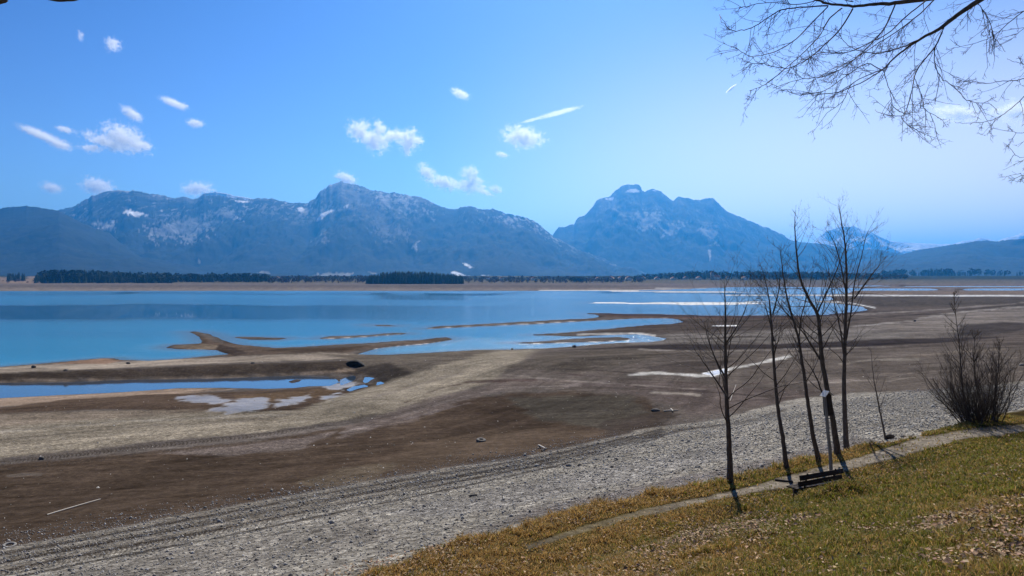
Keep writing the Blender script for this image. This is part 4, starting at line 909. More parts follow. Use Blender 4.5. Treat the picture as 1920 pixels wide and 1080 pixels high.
# ---------------------------------------------------------------- tree overhead, its trunk stands right of the picture
def over_pt(px, py, Y): return unproj(px, py, Y=Y)
orx, ory = 9.6, 8.2; orz = ground_z(orx, ory)
oroot = empty('overhanging_tree', (orx, ory, orz)); tag(oroot, 'large bare tree whose drooping twigs hang into the sky at the upper right', 'tree')
OT = Tubes(); OC = Tubes(); rs = random.Random(77); oo = np.array([orx, ory, orz])
tr = np.array([(0, 0, -0.3), (0.05, 0.02, 1.5), (-0.08, 0.05, 3.5), (-0.2, 0.1, 5.5), (-0.3, 0.15, 7.5), (-0.35, 0.1, 9.5)])
tP = smooth_poly(tr, 5); tR = np.linspace(0.27, 0.1, len(tP)); tR[:4] += np.array([0.14, 0.07, 0.03, 0.01]); OT.add(tP, tR, 12)
limbs = [  # (pixel polyline, start radius px, depth)
 ([(1523, -2), (1560, 8), (1600, 11), (1650, 8), (1700, 3), (1760, -6), (1900, -60)], None, 7.6),
 ([(1553, 11), (1500, 14), (1465, 19), (1440, 33), (1410, 52), (1375, 58), (1355, 40), (1349, 27)], 1.7, 7.6),
 ([(1552, 13), (1520, 45), (1493, 73), (1460, 93), (1425, 105), (1400, 103), (1378, 88)], 1.5, 7.5),
 ([(1580, 14), (1555, 35), (1540, 62), (1525, 80), (1500, 105), (1470, 130), (1440, 155), (1405, 170)], 1.7, 7.6),
 ([(1600, 15), (1575, 55), (1545, 85), (1515, 110), (1475, 128), (1430, 120), (1400, 118)], 1.9, 7.7),
 ([(1679, 8), (1660, 50), (1640, 75), (1615, 100), (1580, 128), (1540, 145), (1495, 150), (1450, 165)], 1.8, 7.6),
 ([(1740, -2), (1700, 30), (1665, 62), (1620, 85), (1580, 100), (1545, 98), (1500, 112)], 1.6, 7.4),
 ([(1755, -4), (1720, 30), (1680, 60), (1640, 85), (1600, 112), (1560, 130), (1510, 160)], 1.6, 7.8),
 ([(1728, 72), (1700, 85), (1660, 98), (1620, 98), (1590, 85), (1575, 65)], 1.7, 7.2),
 ([(1770, 50), (1755, 85), (1735, 110), (1718, 135), (1708, 175), (1700, 205), (1690, 218), (1660, 215), (1640, 207)], 1.7, 7.1),
 ([(1753, 88), (1752, 120), (1765, 145), (1790, 165), (1820, 190), (1860, 195)], 1.1, 7.1),
 ([(1655, 130), (1600, 155), (1580, 190), (1550, 212)], 1.1, 7.3),
 ([(1690, 218), (1705, 238), (1722, 242)], 0.8, 7.1),
 ([(1715, 145), (1728, 180), (1735, 205), (1760, 220)], 0.8, 7.1),
 ([(1655, 130), (1668, 170), (1675, 200), (1690, 210)], 0.9, 7.3),
 ([(1835, 6), (1855, 40), (1866, 72), (1885, 97)], 0.9, 7.0),
 ([(1600, 3), (1560, -6), (1500, 8), (1440, 4), (1400, 12), (1385, 15)], 1.3, 7.7),
 ([(1655, 133), (1625, 120), (1590, 140), (1545, 170), (1500, 178), (1470, 168)], 1.2, 7.5),
]
trunk_top = lambda h: oo + tP[int(h * (len(tP) - 1))]
def limb(pts3, r0, r1, sides=6, ntw=22, L=0.42, droop=-0.04):
    P = smooth_poly(pts3, 5); P = P + np.array([[rs.gauss(0, 0.006)] * 3 for _ in range(len(P))])
    (OT if r0 > 0.016 else OC).add(P - oo, r1 + (r0 - r1) * (1 - np.linspace(0, 1, len(P))) ** (2.4 if r0 > 0.04 else 1.0), sides)
    LL = np.linalg.norm(P[-1] - P[0])
    ntw = int(min(ntw, 5 + LL * 11)) if r0 < 0.04 else ntw
    for k in range(ntw):
        t = rs.uniform(0.04, 0.99); q, D = along(P - oo, t)
        d = side_dir(D, rs.uniform(0.45, 1.0), rs); d[1] *= 0.6; d[2] -= 0.15
        l = L * rs.uniform(0.35, 1.2) * (1.1 - 0.5 * t)
        bp, _ = grow(OC, q, d, l, 0.0030, rs, droop, 0.22, sides=3, r1=0.45)
        for j in range(rs.randint(2, 5)):
            q2, D2 = along(bp, rs.uniform(0.12, 1)); l2 = l * rs.uniform(0.15, 0.4)
            b2, _ = grow(OC, q2, side_dir(D2, rs.uniform(0.5, 1.1), rs), l2, 0.0017, rs, droop, 0.25, seg=3, sides=3, r1=0.6)
            for m in range(rs.randint(1, 3)):
                q3, D3 = along(b2, rs.uniform(0.3, 1)); grow(OC, q3, side_dir(D3, rs.uniform(0.6, 1.2), rs), rs.uniform(0.02, 0.05), 0.0016, rs, 0, 0.1, seg=2, sides=3, r1=0.7)
px2m = 7.6 / F
# two thick limbs from the trunk
main = [trunk_top(0.62)] + [over_pt(x, y, Y) for x, y, Y in ((2300, -170, 8.0), (2060, -120, 7.8), (1900, -62, 7.7), (1790, -14, 7.6), (1700, 3, 7.6), (1650, 8, 7.6), (1600, 11, 7.6), (1560, 8, 7.6), (1523, -3, 7.6), (1470, -20, 7.6))]
limb(main, 0.07, 0.010, 8, 20)
low = [trunk_top(0.5)] + [over_pt(x, y, Y) for x, y, Y in ((2250, -150, 7.7), (2020, -105, 7.4), (1910, -52, 7.3), (1840, -2, 7.2), (1800, 25, 7.2), (1760, 55, 7.2), (1728, 72, 7.2), (1700, 90, 7.25), (1675, 110, 7.3), (1655, 130, 7.3), (1620, 152, 7.4), (1580, 170, 7.4), (1530, 178, 7.4))]
limb(low, 0.06, 0.004, 8, 26)
for pl, r0, Yd in limbs[1:]:
    q = [over_pt(x, y, Yd + 0.35 * (i / len(pl)) * rs.choice((-1, 1))) for i, (x, y) in enumerate(pl)]
    limb(q, r0 * px2m * 0.8, 0.0022, 5, 29, 0.42)
droopl = [trunk_top(0.42)] + [over_pt(x, y, Y) for x, y, Y in ((2250, 0, 7.9), (2100, 30, 7.7), (2000, 60, 7.5), (1960, 110, 7.4), (1945, 200, 7.3), (1950, 290, 7.3))]
limb(droopl, 0.05, 0.008, 6, 4)
for pl, r0 in (([(1990, -30), (1925, 17), (1895, 40), (1865, 65), (1830, 80), (1780, 92)], 1.4), ([(1958, 130), (1925, 146), (1880, 152), (1850, 156), (1805, 155)], 1.3), ([(1947, 165), (1925, 178), (1890, 208), (1860, 225), (1820, 231), (1790, 229)], 1.2),
               ([(1947, 240), (1925, 248), (1905, 248), (1893, 242)], 0.8), ([(1950, 290), (1925, 296), (1900, 290)], 0.8), ([(1958, 112), (1925, 120), (1905, 117), (1888, 110)], 0.8), ([(1975, 30), (1930, 48), (1905, 65), (1895, 76)], 0.8), ([(1948, 330), (1925, 330), (1912, 325)], 0.6)):
    limb([over_pt(x, y, 7.4) for x, y in pl], r0 * px2m * 0.75, 0.0016, 5, 10 if r0 > 1.2 else 4, 0.3)
OT.build('trunk', BARK, oroot); OC.build('crown', TWIG, oroot)
# branch tips at the upper left corner, from a tree standing left of the picture
lx, ly = -9.5, 7.5; lz = ground_z(lx, ly); lroot = empty('roadside_tree', (lx, ly, lz)); tag(lroot, 'tree left of the picture, only two dark branch tips show at the upper left corner', 'tree')
LT = Tubes(); LC = Tubes(); lo = np.array([lx, ly, lz])
lt = smooth_poly(np.array([(0, 0, -0.3), (0.1, 0, 2), (0, 0.1, 4), (0.15, 0, 6.5), (0.1, 0.1, 10.5)]), 5); LT.add(lt, np.linspace(0.24, 0.08, len(lt)), 10)
for pl in ([(-300, -150), (-120, -60), (-30, -3), (6, 0), (14, -5), (60, -32)], [(-300, -150), (-100, -90), (60, -20), (100, -5), (125, -3), (148, -5), (190, -26)]):
    q = [lo + lt[14]] + [unproj(x, y, Y=7.0) for x, y in pl]
    P = smooth_poly(np.array(q), 5) - lo; LT.add(P, np.linspace(0.06, 0.014, len(P)), 6)
    for k in range(10):
        q_, D = along(P, rs.uniform(0.3, 0.9)); d = side_dir(D, 0.8, rs); d[2] = abs(d[2]) + 0.3
        grow(LC, q_, d, rs.uniform(0.3, 0.9), 0.008, rs, 0.3, 0.2, sides=4)
LT.build('trunk', BARK, lroot); LC.build('crown', TWIG, lroot)

# ---------------------------------------------------------------- bench, shrine, things on the lake bed
WOOD = noisy_mat('weathered dark bench wood', (0.030, 0.022, 0.018), (0.075, 0.058, 0.048), 14, 0.8, 0.3, spec=0.15, stretch=(0.15, 1, 1), dist=0.004)
GWOOD = noisy_mat('grey post wood', (0.18, 0.165, 0.15), (0.34, 0.32, 0.29), 18, 0.85, 0.4, stretch=(1, 1, 0.12), dist=0.004)
PALE = noisy_mat('pale driftwood', (0.42, 0.38, 0.32), (0.60, 0.55, 0.48), 20, 0.8, 0.3, stretch=(0.1, 1, 1), dist=0.004)
METAL = noisy_mat('pale roof sheet', (0.55, 0.55, 0.54), (0.7, 0.7, 0.69), 6, 0.45, 0.1, spec=0.6)
CONC = noisy_mat('grey concrete', (0.20, 0.19, 0.18), (0.34, 0.33, 0.31), 12, 0.9, 0.3)
RUB = noisy_mat('dusty tyre rubber', (0.07, 0.065, 0.06), (0.19, 0.18, 0.165), 14, 0.85, 0.3)
STONE = noisy_mat('grey stone block', (0.05, 0.047, 0.043), (0.16, 0.15, 0.14), 9, 0.9, 0.5)

def bevel_box(name, size, loc, mat, parent, rot=(0, 0, 0), bev=0.006):
    x, y, z = size; v, f = box_arr(-x / 2, x / 2, -y / 2, y / 2, -z / 2, z / 2)
    o = mesh_obj(name, v, f, mat, parent); o.location = loc; o.rotation_euler = rot
    b = o.modifiers.new('bevel', 'BEVEL'); b.width = bev; b.segments = 2
    return o

BZ = 9.05
A = unproj(1497, 890, z=BZ + 0.66)[:2]; B = unproj(1578, 876, z=BZ + 0.66)[:2]
mid = (A + B) / 2; ang = math.atan2(B[1] - A[1], B[0] - A[0]); BL = float(np.linalg.norm(B - A)) / 0.8
bench = empty('park_bench', (mid[0], mid[1], BZ - 0.02), ang); bench.scale = (0.8, 0.8, 0.8); tag(bench, 'dark slatted wooden bench facing the lake, on the path below the grass slope', 'bench')
# local +y looks to the lake: backrest on the near side
for k, (zz, yy) in enumerate(((0.58, -0.005), (0.76, -0.05))):
    bevel_box('backrest', (BL, 0.035, 0.135), (0, yy, zz), WOOD, bench, (math.radians(-14), 0, 0))
for yy in (0.10, 0.23, 0.36):
    bevel_box('seat', (BL, 0.11, 0.04), (0, yy, 0.43), WOOD, bench)
for sx in (-0.56, 0.56):
    lv, lf = join([box_arr(-0.05, 0.05, 0.0, 0.10, -0.25, 0.41), box_arr(-0.05, 0.05, 0.32, 0.42, -0.25, 0.409), box_arr(-0.049, 0.049, 0.101, 0.319, 0.32, 0.408)])
    o = mesh_obj('leg', lv, lf, WOOD, bench); o.location = (sx, 0, 0)
    bevel_box('support', (0.05, 0.03, 0.48), (sx, 0.0, 0.60), WOOD, bench, (math.radians(14), 0, 0)).location = (sx, 0.012, 0.62)
# dark strip on the path left of the bench
p = on_ground(1470, 903)
bd = empty('dark_strip', (p[0], p[1], p[2] + 0.02), ang - 1.0); tag(bd, 'short dark strip lying on the path just left of the bench', 'board')
bevel_box('strip_box', (0.42, 0.07, 0.05), (0, 0, 0.0), WOOD, bd)

# wayside shrine: leaning post with a small gabled box
sp_ = unproj(1559, 884, z=9.0); sY = sp_[1]; sz = ground_z(sp_[0], sY)
top = unproj(1546, 741, Y=sY); base = np.array([sp_[0], sY, sz])
shr = empty('wayside_shrine', tuple(base)); tag(shr, 'weathered wooden shrine post with a narrow gabled box and pale roof, behind the bench', 'shrine')
tb = Tubes(); pp = np.array([(0, 0, -0.2), *(((top - base) * s_).tolist() for s_ in (0.25, 0.5, 0.75, 0.98))]); pp[:, 0] += np.array([0.0, 0.01, 0.0, 0.005, 0])
tb.add(smooth_poly(pp, 4), np.linspace(0.046, 0.036, 17), 8); tb.build('post', GWOOD, shr)
hv = top - base
bx = 0.07; hb = 0.52
lean = math.atan2(hv[0], hv[2])
box = empty  # the box hangs on the lake side of the post
V, Ff = box_arr(-0.085, 0.085, -0.07, 0.07, -hb, 0.0)
V = np.vstack([V, [(0, -0.07, 0.075), (0, 0.07, 0.075)]]);
bo = mesh_obj('box', V, [list(q) for q in Ff if tuple(q) != (4, 5, 6, 7)] + [[4, 5, 8], [7, 9, 6], [5, 6, 9, 8], [4, 8, 9, 7]], WOOD, shr)
bo.location = (hv[0] + 0.10, 0.09, hv[2] - 0.02); bo.rotation_euler = (0, lean, 0.25)
V = []; Q = []
for sgn in (-1, 1):
    b0 = len(V)
    for (xx, zz) in ((0.0, 0.112), (sgn * 0.125, -0.015), (sgn * 0.135, -0.004), (0.0, 0.128)):
        for yy in (-0.11, 0.11): V.append((xx, yy, zz))
    Q += [[b0, b0 + 2, b0 + 3, b0 + 1], [b0 + 6, b0 + 7, b0 + 5, b0 + 4], [b0 + 2, b0 + 4, b0 + 5, b0 + 3], [b0, b0 + 6, b0 + 4, b0 + 2], [b0 + 1, b0 + 3, b0 + 5, b0 + 7]]
ro = mesh_obj('roof', np.array(V), Q, METAL, shr); ro.location = bo.location; ro.rotation_euler = bo.rotation_euler

def lumpy(name, size, label, cat, px, py, mat, seed, group=None, sink=0.25, rz=0.0):
    p = on_ground(px, py); rs2 = np.random.default_rng(seed)
    n, m = 10, 7; V = []
    for i in range(m + 1):
        th = math.pi * i / m
        for j in range(n):
            ph = 2 * math.pi * j / n; V.append((math.sin(th) * math.cos(ph), math.sin(th) * math.sin(ph), math.cos(th)))
    V = np.array(V); cut = rs2.normal(size=(7, 3)); cut /= np.linalg.norm(cut, axis=1)[:, None]
    for c_ in cut:
        dd = V @ c_; lim = rs2.uniform(0.55, 0.85); V = V - np.clip(dd - lim, 0, 1)[:, None] * c_
    V *= 1 + rs2.normal(size=(len(V), 1)) * 0.03
    V[:n] = V[0]; V[-n:] = V[-1]
    V = V * np.array(size) / 2; V[:, 2] += size[2] * (0.5 - sink)
    Q = np.array([(i * n + j, i * n + (j + 1) % n, (i + 1) * n + (j + 1) % n, (i + 1) * n + j) for i in range(m) for j in range(n)])[:, ::-1]
    o = mesh_obj(name, V, Q.copy(), mat); o.location = p; o.rotation_euler = (0, 0, rz); return tag(o, label, cat, group)

BG = 'dark boulders on the lake bed'
lumpy('boulder', (0.9, 0.7, 0.6), 'dark boulder on the sandy embankment near the left edge', 'boulder', 63, 690, STONE, 1, BG)
lumpy('boulder', (0.7, 0.6, 0.5), 'dark boulder on the shadowed face of the embankment above the long pool', 'boulder', 123, 697, STONE, 2, BG)
lumpy('boulder', (0.8, 0.6, 0.5), 'dark boulder on the embankment by the turquoise bay', 'boulder', 240, 683, STONE, 3, BG)
lumpy('boulder', (0.6, 0.5, 0.4), 'small boulder on the pale crest of the embankment left of the dark debris mound', 'boulder', 474, 682, STONE, 4, BG)
lumpy('boulder', (0.6, 0.5, 0.5), 'small dark boulder at the waterline where the sand road meets the lake', 'boulder', 960, 656, STONE, 5, BG)
lumpy('boulder', (0.9, 0.7, 0.8), 'dark boulder at the waterline right of the sand road', 'boulder', 1077, 652, STONE, 6, BG)
lumpy('boulder', (0.9, 0.8, 0.7), 'lone dark boulder on the pale flats behind the bare trees', 'boulder', 1715, 603, STONE, 7, BG)
lumpy('boulder', (0.5, 0.4, 0.35), 'dark boulder at the edge of the tractor tracks at the lower left', 'boulder', 78, 862, STONE, 8, BG)
lumpy('boulder', (0.8, 0.5, 0.4), 'dark boulder beside the white debris near the gravel bank', 'boulder', 1229, 772, STONE, 9, BG)
lumpy('boulder', (0.9, 0.5, 0.35), 'pale-topped block at the right edge of the picture beyond the bush', 'boulder', 1917, 686, CONC, 10, BG)
# dark debris mound on the embankment
lumpy('debris_mound', (3.4, 1.6, 1.4), 'dark mound of debris on the embankment at the end of the long pool', 'mound', 668, 687, noisy_mat('dark wet debris', (0.012, 0.011, 0.010), (0.04, 0.036, 0.032), 3, 0.9, 0.6, dist=0.1), 12, sink=0.3)

# poles and driftwood
def log_(px0, py0, px1, py1, r, mat, label, name='pole', cat='pole', lift=0.0):
    a = on_ground(px0, py0); b = on_ground(px1, py1); a[2] = ground_z(a[0], a[1]) + r * 0.8; b[2] = ground_z(b[0], b[1]) + r * 0.8 + lift
    m_ = (a + b) / 2; tb = Tubes(); q = [a - m_, (a - m_) * 0.5 + [0, 0, 0.01], (b - m_) * 0.5 + [0, 0, 0.01], b - m_]
    tb.add(smooth_poly(q, 3), np.linspace(r, r * 0.7, 10), 7); o = tb.build(name, mat); o.location = m_; return tag(o, label, cat)
log_(88, 967, 188, 937, 0.035, PALE, 'long pale straight pole lying on the dark mud at the lower left')
log_(1010, 836, 1022, 846, 0.05, PALE, 'short pale driftwood stick by the track edge right of the tyre', 'driftwood', 'driftwood', 0.12)
log_(1016, 847, 1026, 842, 0.05, STONE, 'short dark driftwood stick crossing the pale one', 'driftwood', 'driftwood')
log_(880, 932, 895, 930, 0.04, STONE, 'small dark stick on the gravel below the tyre', 'driftwood', 'driftwood')
log_(1244, 772, 1272, 771, 0.07, PALE, 'pale driftwood beside the dark boulder near the gravel bank', 'driftwood', 'driftwood')
log_(1258, 768, 1262, 774, 0.06, PALE, 'short pale piece lying across the driftwood near the gravel bank', 'driftwood', 'driftwood', 0.1)
log_(1369, 752, 1380, 722, 0.03, PALE, 'thin pale stick standing aslant on the mud behind the leftmost bank tree', 'driftwood', 'driftwood')

def tyre(px, py, R, r, label, mat, tilt, squash=1.0):
    p = on_ground(px, py); n, m = 32, 12; V = []
    prof = [(R + r * 0.95 * math.copysign(abs(math.cos(a)) ** 0.6, math.cos(a)), r * 0.9 * math.copysign(abs(math.sin(a)) ** 0.6, math.sin(a))) for a in np.linspace(0, 2 * math.pi, m, endpoint=False)]
    for i in range(n):
        a = 2 * math.pi * i / n; tr_ = 1 + 0.02 * (i % 2)
        for (q, z) in prof: V.append((q * tr_ * math.cos(a), q * tr_ * math.sin(a) * squash, z))
    Q = np.array([(i * m + j, ((i + 1) % n) * m + j, ((i + 1) % n) * m + (j + 1) % m, i * m + (j + 1) % m) for i in range(n) for j in range(m)])
    o = mesh_obj('tyre', np.array(V), Q, mat, smooth=True); o.location = (p[0], p[1], p[2] + r * 0.7); o.rotation_euler = tilt
    return tag(o, label, 'tyre')
tyre(902, 828, 0.23, 0.11, 'old dusty tyre lying on the brown mud in the middle of the flat', RUB, (0.12, 0.1, 0))
tyre(18, 1024, 0.17, 0.045, 'small pale ring half sunk at the track edge in the lower left corner', CONC, (0.1, 0.1, 0))
stp = on_ground(1668, 822)
lumpy('stump', (0.42, 0.3, 0.28), 'small dark stump at the foot of the leaning sapling', 'stump', 1668, 823, TWIG, 31)

# ---------------------------------------------------------------- gravel stones, grass, leaves
def stones(n):
    V0 = np.array([(1, 0, 0), (0, 1, 0), (-1, 0, 0), (0, -1, 0), (0, 0, 1.0), (0, 0, -1.0)]) * 1.0
    F0 = np.array([(0, 1, 4), (1, 2, 4), (2, 3, 4), (3, 0, 4), (1, 0, 5), (2, 1, 5), (3, 2, 5), (0, 3, 5)])
    d = rng.uniform(0.6, 26, n) ; a = rng.uniform(-46, 64, n)
    TX, TY = NY, -NX        # along the shore
    X = NX * (d + 12.5) + TX * a; Y = NY * (d + 12.5) + TY * a
    px, _ = proj(X, Y, X * 0 + 5)
    k = (Y > 10) & (px > -150) & (px < 2070) & (rng.random(n) < np.interp(shore_d(X, Y), [0.5, 3, 17, 22, 26], [0.9, 1, 0.9, 0.35, 0.03])); X, Y = X[k], Y[k]; n = len(X)
    dist = np.hypot(X, Y)
    s = rng.lognormal(-4.05, 0.50, n) * np.clip(dist / 30, 0.85, 1.15); s = np.clip(s, 0.012, 0.13)
    Z = height(X, Y)
    V = V0[None] * s[:, None, None] * rng.uniform(0.6, 1.3, (n, 6, 1)) * np.array([1, 1, 0.95])
    r_ = rng.uniform(0, 6.28, n); c_, s_ = np.cos(r_)[:, None], np.sin(r_)[:, None]
    vx = V[:, :, 0] * c_ - V[:, :, 1] * s_; vy = V[:, :, 0] * s_ + V[:, :, 1] * c_
    V = np.stack([vx + X[:, None], vy + Y[:, None], V[:, :, 2] + Z[:, None] + s[:, None] * 0.3], -1).reshape(-1, 3)
    Fc = (F0[None] + (np.arange(n) * 6)[:, None, None]).reshape(-1, 3)
    tone = np.repeat(rng.choice([0.12, 0.20, 0.28, 0.38, 0.52], n, p=[.14, .26, .34, .20, .06]) * rng.uniform(0.8, 1.2, n), 6)
    hue = np.repeat(rng.uniform(-0.05, 0.06, n), 6)
    cc = np.column_stack([tone * (1.03 + hue), tone, tone * (0.96 - hue), np.ones(len(tone))])
    m, t, b, o = new_mat('beach stone'); ca = nd(t, 'ShaderNodeAttribute', attribute_name='col'); t.links.new(ca.outputs['Color'], b.inputs['Base Color']); b.inputs['Roughness'].default_value = 0.8
    tag(mesh_obj('gravel', V, Fc, m, attrs={'col': cc}), 'loose grey stones covering the sloping beach between the grass bank and the mud', 'gravel', kind='stuff')
stones(190000)
def pebbles(n):
    X = rng.uniform(-75, 75, n); Y = 32 + rng.uniform(0, 1, n) ** 1.5 * 90; d = shore_d(X, Y)
    k = (d > 25) & (np.abs(X / Y) < 0.8) & (rng.random(n) < 0.25 + 0.75 * sst(-0.1, 0.4, fbm(X / 6, Y / 6, 401, 3))); X, Y = X[k], Y[k]; Z = height(X, Y); k = Z > 0.3; X, Y, Z = X[k], Y[k], Z[k]; n = len(X)
    V0 = np.array([(1, 0, 0), (0, 1, 0), (-1, 0, 0), (0, -1, 0), (0, 0, 1.0)]); F0 = np.array([(0, 1, 4), (1, 2, 4), (2, 3, 4), (3, 0, 4)])
    s_ = rng.lognormal(-3.5, 0.45, n); V = V0[None] * s_[:, None, None] * rng.uniform(0.6, 1.3, (n, 5, 1)) + np.stack([X, Y, Z - 0.01], -1)[:, None, :]
    Fc = (F0[None] + (np.arange(n) * 5)[:, None, None]).reshape(-1, 3); tone = np.repeat(rng.choice([0.05, 0.12, 0.25, 0.5], n, p=[.35, .3, .2, .15]), 5)
    tag(mesh_obj('pebbles', V.reshape(-1, 3), Fc, bpy.data.materials['beach stone'], attrs={'col': np.column_stack([tone, tone * 0.97, tone * 0.92, np.ones(len(tone))])}), 'scattered pebbles and clods lying on the drained mud flat', 'pebbles', kind='stuff')
pebbles(14000)


def path_sd(X, Y, Z):
    px, py = proj(X, Y, Z); return poly_sd(px, py, PATH)

def grass(n):
    # ground positions weighted towards the camera
    d = -rng.uniform(0, 1, n) ** 1.0 * 13.5 + 0.8; a = rng.uniform(-3, 30, n)
    TX, TY = NY, -NX
    X = NX * (d + 12.5) + TX * a; Y = NY * (d + 12.5) + TY * a
    dist = np.hypot(X, Y)
    k = (Y > 3.0) & (rng.random(n) < np.clip(11 / dist, 0.3, 1)) & (np.abs(X / np.maximum(Y, 1)) < 1.15); X, Y = X[k], Y[k]
    Z = height(X, Y); sdv = shore_d(X, Y); wn_ = fbm(X / 1.3, Y / 1.7, 61, 3)
    ps = path_sd(X, Y, Z); tuft = fbm(X / 0.28, Y / 0.28, 201, 3); big = fbm(X / 3.1, Y / 2.6, 81, 3)
    keep = (sdv + 0.7 * wn_ + 0.75 * sst(1.5, -3.0, X) < 0.0) & ((ps < -3.0 + 2 * tuft) | (rng.random(len(X)) < 0.03)) & (rng.random(len(X)) < 0.45 + 0.75 * sst(-0.35, 0.3, tuft))
    ps_k = ps[keep]; X, Y, Z, tuft, big, sdv = X[keep], Y[keep], Z[keep], tuft[keep], big[keep], sdv[keep]; n = len(X)
    dist = np.hypot(X, Y)
    L = (0.035 + 0.05 * rng.random(n)) * (1 + 0.9 * sst(0, 0.5, tuft)) * (1 + 0.8 * sst(-1.0, -0.3, sdv)) * np.where(np.abs(ps_k) < 14, 0.55, 1.0)
    wdt = (0.0035 + 0.003 * rng.random(n)) * np.clip(dist / 8, 1, 3.0)
    a = rng.uniform(0, 6.28, n); la = rng.uniform(0, 6.28, n); ln = rng.uniform(0.3, 1.3, n)
    dirv = np.stack([np.cos(a), np.sin(a)], -1); lv = np.stack([np.cos(la), np.sin(la)], -1) * (ln * L)[:, None]
    b0 = np.stack([X - dirv[:, 0] * wdt, Y - dirv[:, 1] * wdt, Z - 0.01], -1); b1 = np.stack([X + dirv[:, 0] * wdt, Y + dirv[:, 1] * wdt, Z - 0.01], -1)
    mid = np.stack([X + lv[:, 0] * 0.4, Y + lv[:, 1] * 0.4, Z + L * 0.65], -1)
    m0 = mid - np.stack([dirv[:, 0] * wdt * .7, dirv[:, 1] * wdt * .7, 0 * X], -1); m1 = mid + np.stack([dirv[:, 0] * wdt * .7, dirv[:, 1] * wdt * .7, 0 * X], -1)
    tp = np.stack([X + lv[:, 0], Y + lv[:, 1], Z + L * np.where(ln > 0.9, 0.75, 1.0)], -1)
    V = np.stack([b0, b1, m1, m0, tp], 1).reshape(-1, 3)
    i = (np.arange(n) * 5)[:, None]
    T3 = np.concatenate([i + np.array([[0, 1, 2]]), i + np.array([[0, 2, 3]]), i + np.array([[3, 2, 4]])])
    # green or dry: dry straw on the left and along the edge, green in the middle
    PXc, PYc = proj(X, Y, Z)
    green = sst(1000, 1500, PXc) * 0.75 + 0.12 + 0.55 * big + 0.25 * tuft - 0.5 * sst(-3.0, -1.2, sdv) * (rng.random(n) < 0.8)
    green = green - 0.5 * sst(1650, 1850, PXc) * sst(900, 960, PYc)
    isg = rng.random(n) < np.clip(green - 0.12, 0.08, 0.7)
    gcolr = np.array([0.190, 0.205, 0.030]) * rng.uniform(0.6, 1.35, (n, 1)) + np.array([0.05, 0.02, 0]) * rng.random((n, 1))
    dcolr = np.array([0.60, 0.37, 0.115]) * rng.uniform(0.45, 1.15, (n, 1)) + np.array([0, 0.03, 0.03]) * rng.random((n, 1))
    cc = np.where(isg[:, None], gcolr, dcolr)
    cc = np.repeat(cc, 5, axis=0)
    m, t, b, o = new_mat('grass blade'); ca = nd(t, 'ShaderNodeAttribute', attribute_name='col'); t.links.new(ca.outputs['Color'], b.inputs['Base Color'])
    b.inputs['Roughness'].default_value = 0.6; b.inputs['Specular IOR Level'].default_value = 0.25
    tr_ = nd(t, 'ShaderNodeBsdfTranslucent'); t.links.new(ca.outputs['Color'], tr_.inputs[0]); mx = nd(t, 'ShaderNodeMixShader'); mx.inputs[0].default_value = 0.35
    t.links.new(b.outputs[0], mx.inputs[1]); t.links.new(tr_.outputs[0], mx.inputs[2]); t.links.new(mx.outputs[0], o.inputs[0])
    tag(mesh_obj('grass', V, T3, m, attrs={'col': np.column_stack([cc, np.ones(len(cc))])}), 'short green and straw-coloured winter grass on the slope above the path', 'grass', kind='stuff')
grass(1150000)

def leaves(n):
    d = -rng.uniform(0, 1, n) * 12.5 - 0.2; a = rng.uniform(-3, 26, n); TX, TY = NY, -NX
    X = NX * (d + 12.5) + TX * a; Y = NY * (d + 12.5) + TY * a
    Z = height(X, Y); PXc, PYc = proj(X, Y, Z); ps = poly_sd(PXc, PYc, PATH)
    big = fbm(X / 1.4, Y / 1.4, 301, 3)
    w_ = 0.12 + 1.0 * sst(1650, 1850, PXc) * sst(900, 980, PYc) + 0.75 * sst(990, 1060, PYc) * sst(1250, 1500, PXc) + 0.55 * sst(1150, 1300, PXc) * sst(1650, 1500, PXc) * sst(900, 960, PYc) + 0.35 * sst(960, 1010, PYc)
    k = (Y > 3) & (ps < -2) & (rng.random(n) < w_ * np.clip(0.35 + 1.6 * big, 0.03, 1)); X, Y, Z = X[k], Y[k], Z[k]; n = len(X)
    s = rng.uniform(0.016, 0.040, n); a = rng.uniform(0, 6.28, n)
    e1 = np.stack([np.cos(a), np.sin(a), rng.normal(0, 0.35, n)], -1) * s[:, None]; e2 = np.stack([-np.sin(a), np.cos(a), rng.normal(0, 0.35, n)], -1) * (s * 0.55)[:, None]
    c0 = np.stack([X, Y, Z + rng.uniform(0.03, 0.10, n)], -1); up = np.array([0, 0, 1.0]) * (s * rng.uniform(0.1, 0.5, n))[:, None]
    V = np.stack([c0 - e1, c0 - e2 + up, c0 + e1, c0 + e2 + up, c0], 1).reshape(-1, 3)
    i = (np.arange(n) * 5)[:, None]
    T3 = np.concatenate([i + np.array([[0, 1, 4]]), i + np.array([[1, 2, 4]]), i + np.array([[2, 3, 4]]), i + np.array([[3, 0, 4]])])
    cc = np.array([0.44, 0.31, 0.20]) * rng.uniform(0.3, 1.35, (n, 1)) ** 1.2 * (1 + rng.normal(0, 0.06, (n, 3)))
    cc = np.clip(np.repeat(cc, 5, axis=0), 0.02, 0.8)
    m, t, b, o = new_mat('dead leaf'); ca = nd(t, 'ShaderNodeAttribute', attribute_name='col'); t.links.new(ca.outputs['Color'], b.inputs['Base Color']); b.inputs['Roughness'].default_value = 0.85; b.inputs['Specular IOR Level'].default_value = 0.08
    tag(mesh_obj('dead_leaves', V, T3, m, attrs={'col': np.column_stack([cc, np.ones(len(cc))])}), 'pale brown dead leaves scattered over the lower and right part of the grass slope', 'leaves', kind='stuff')
leaves(190000)

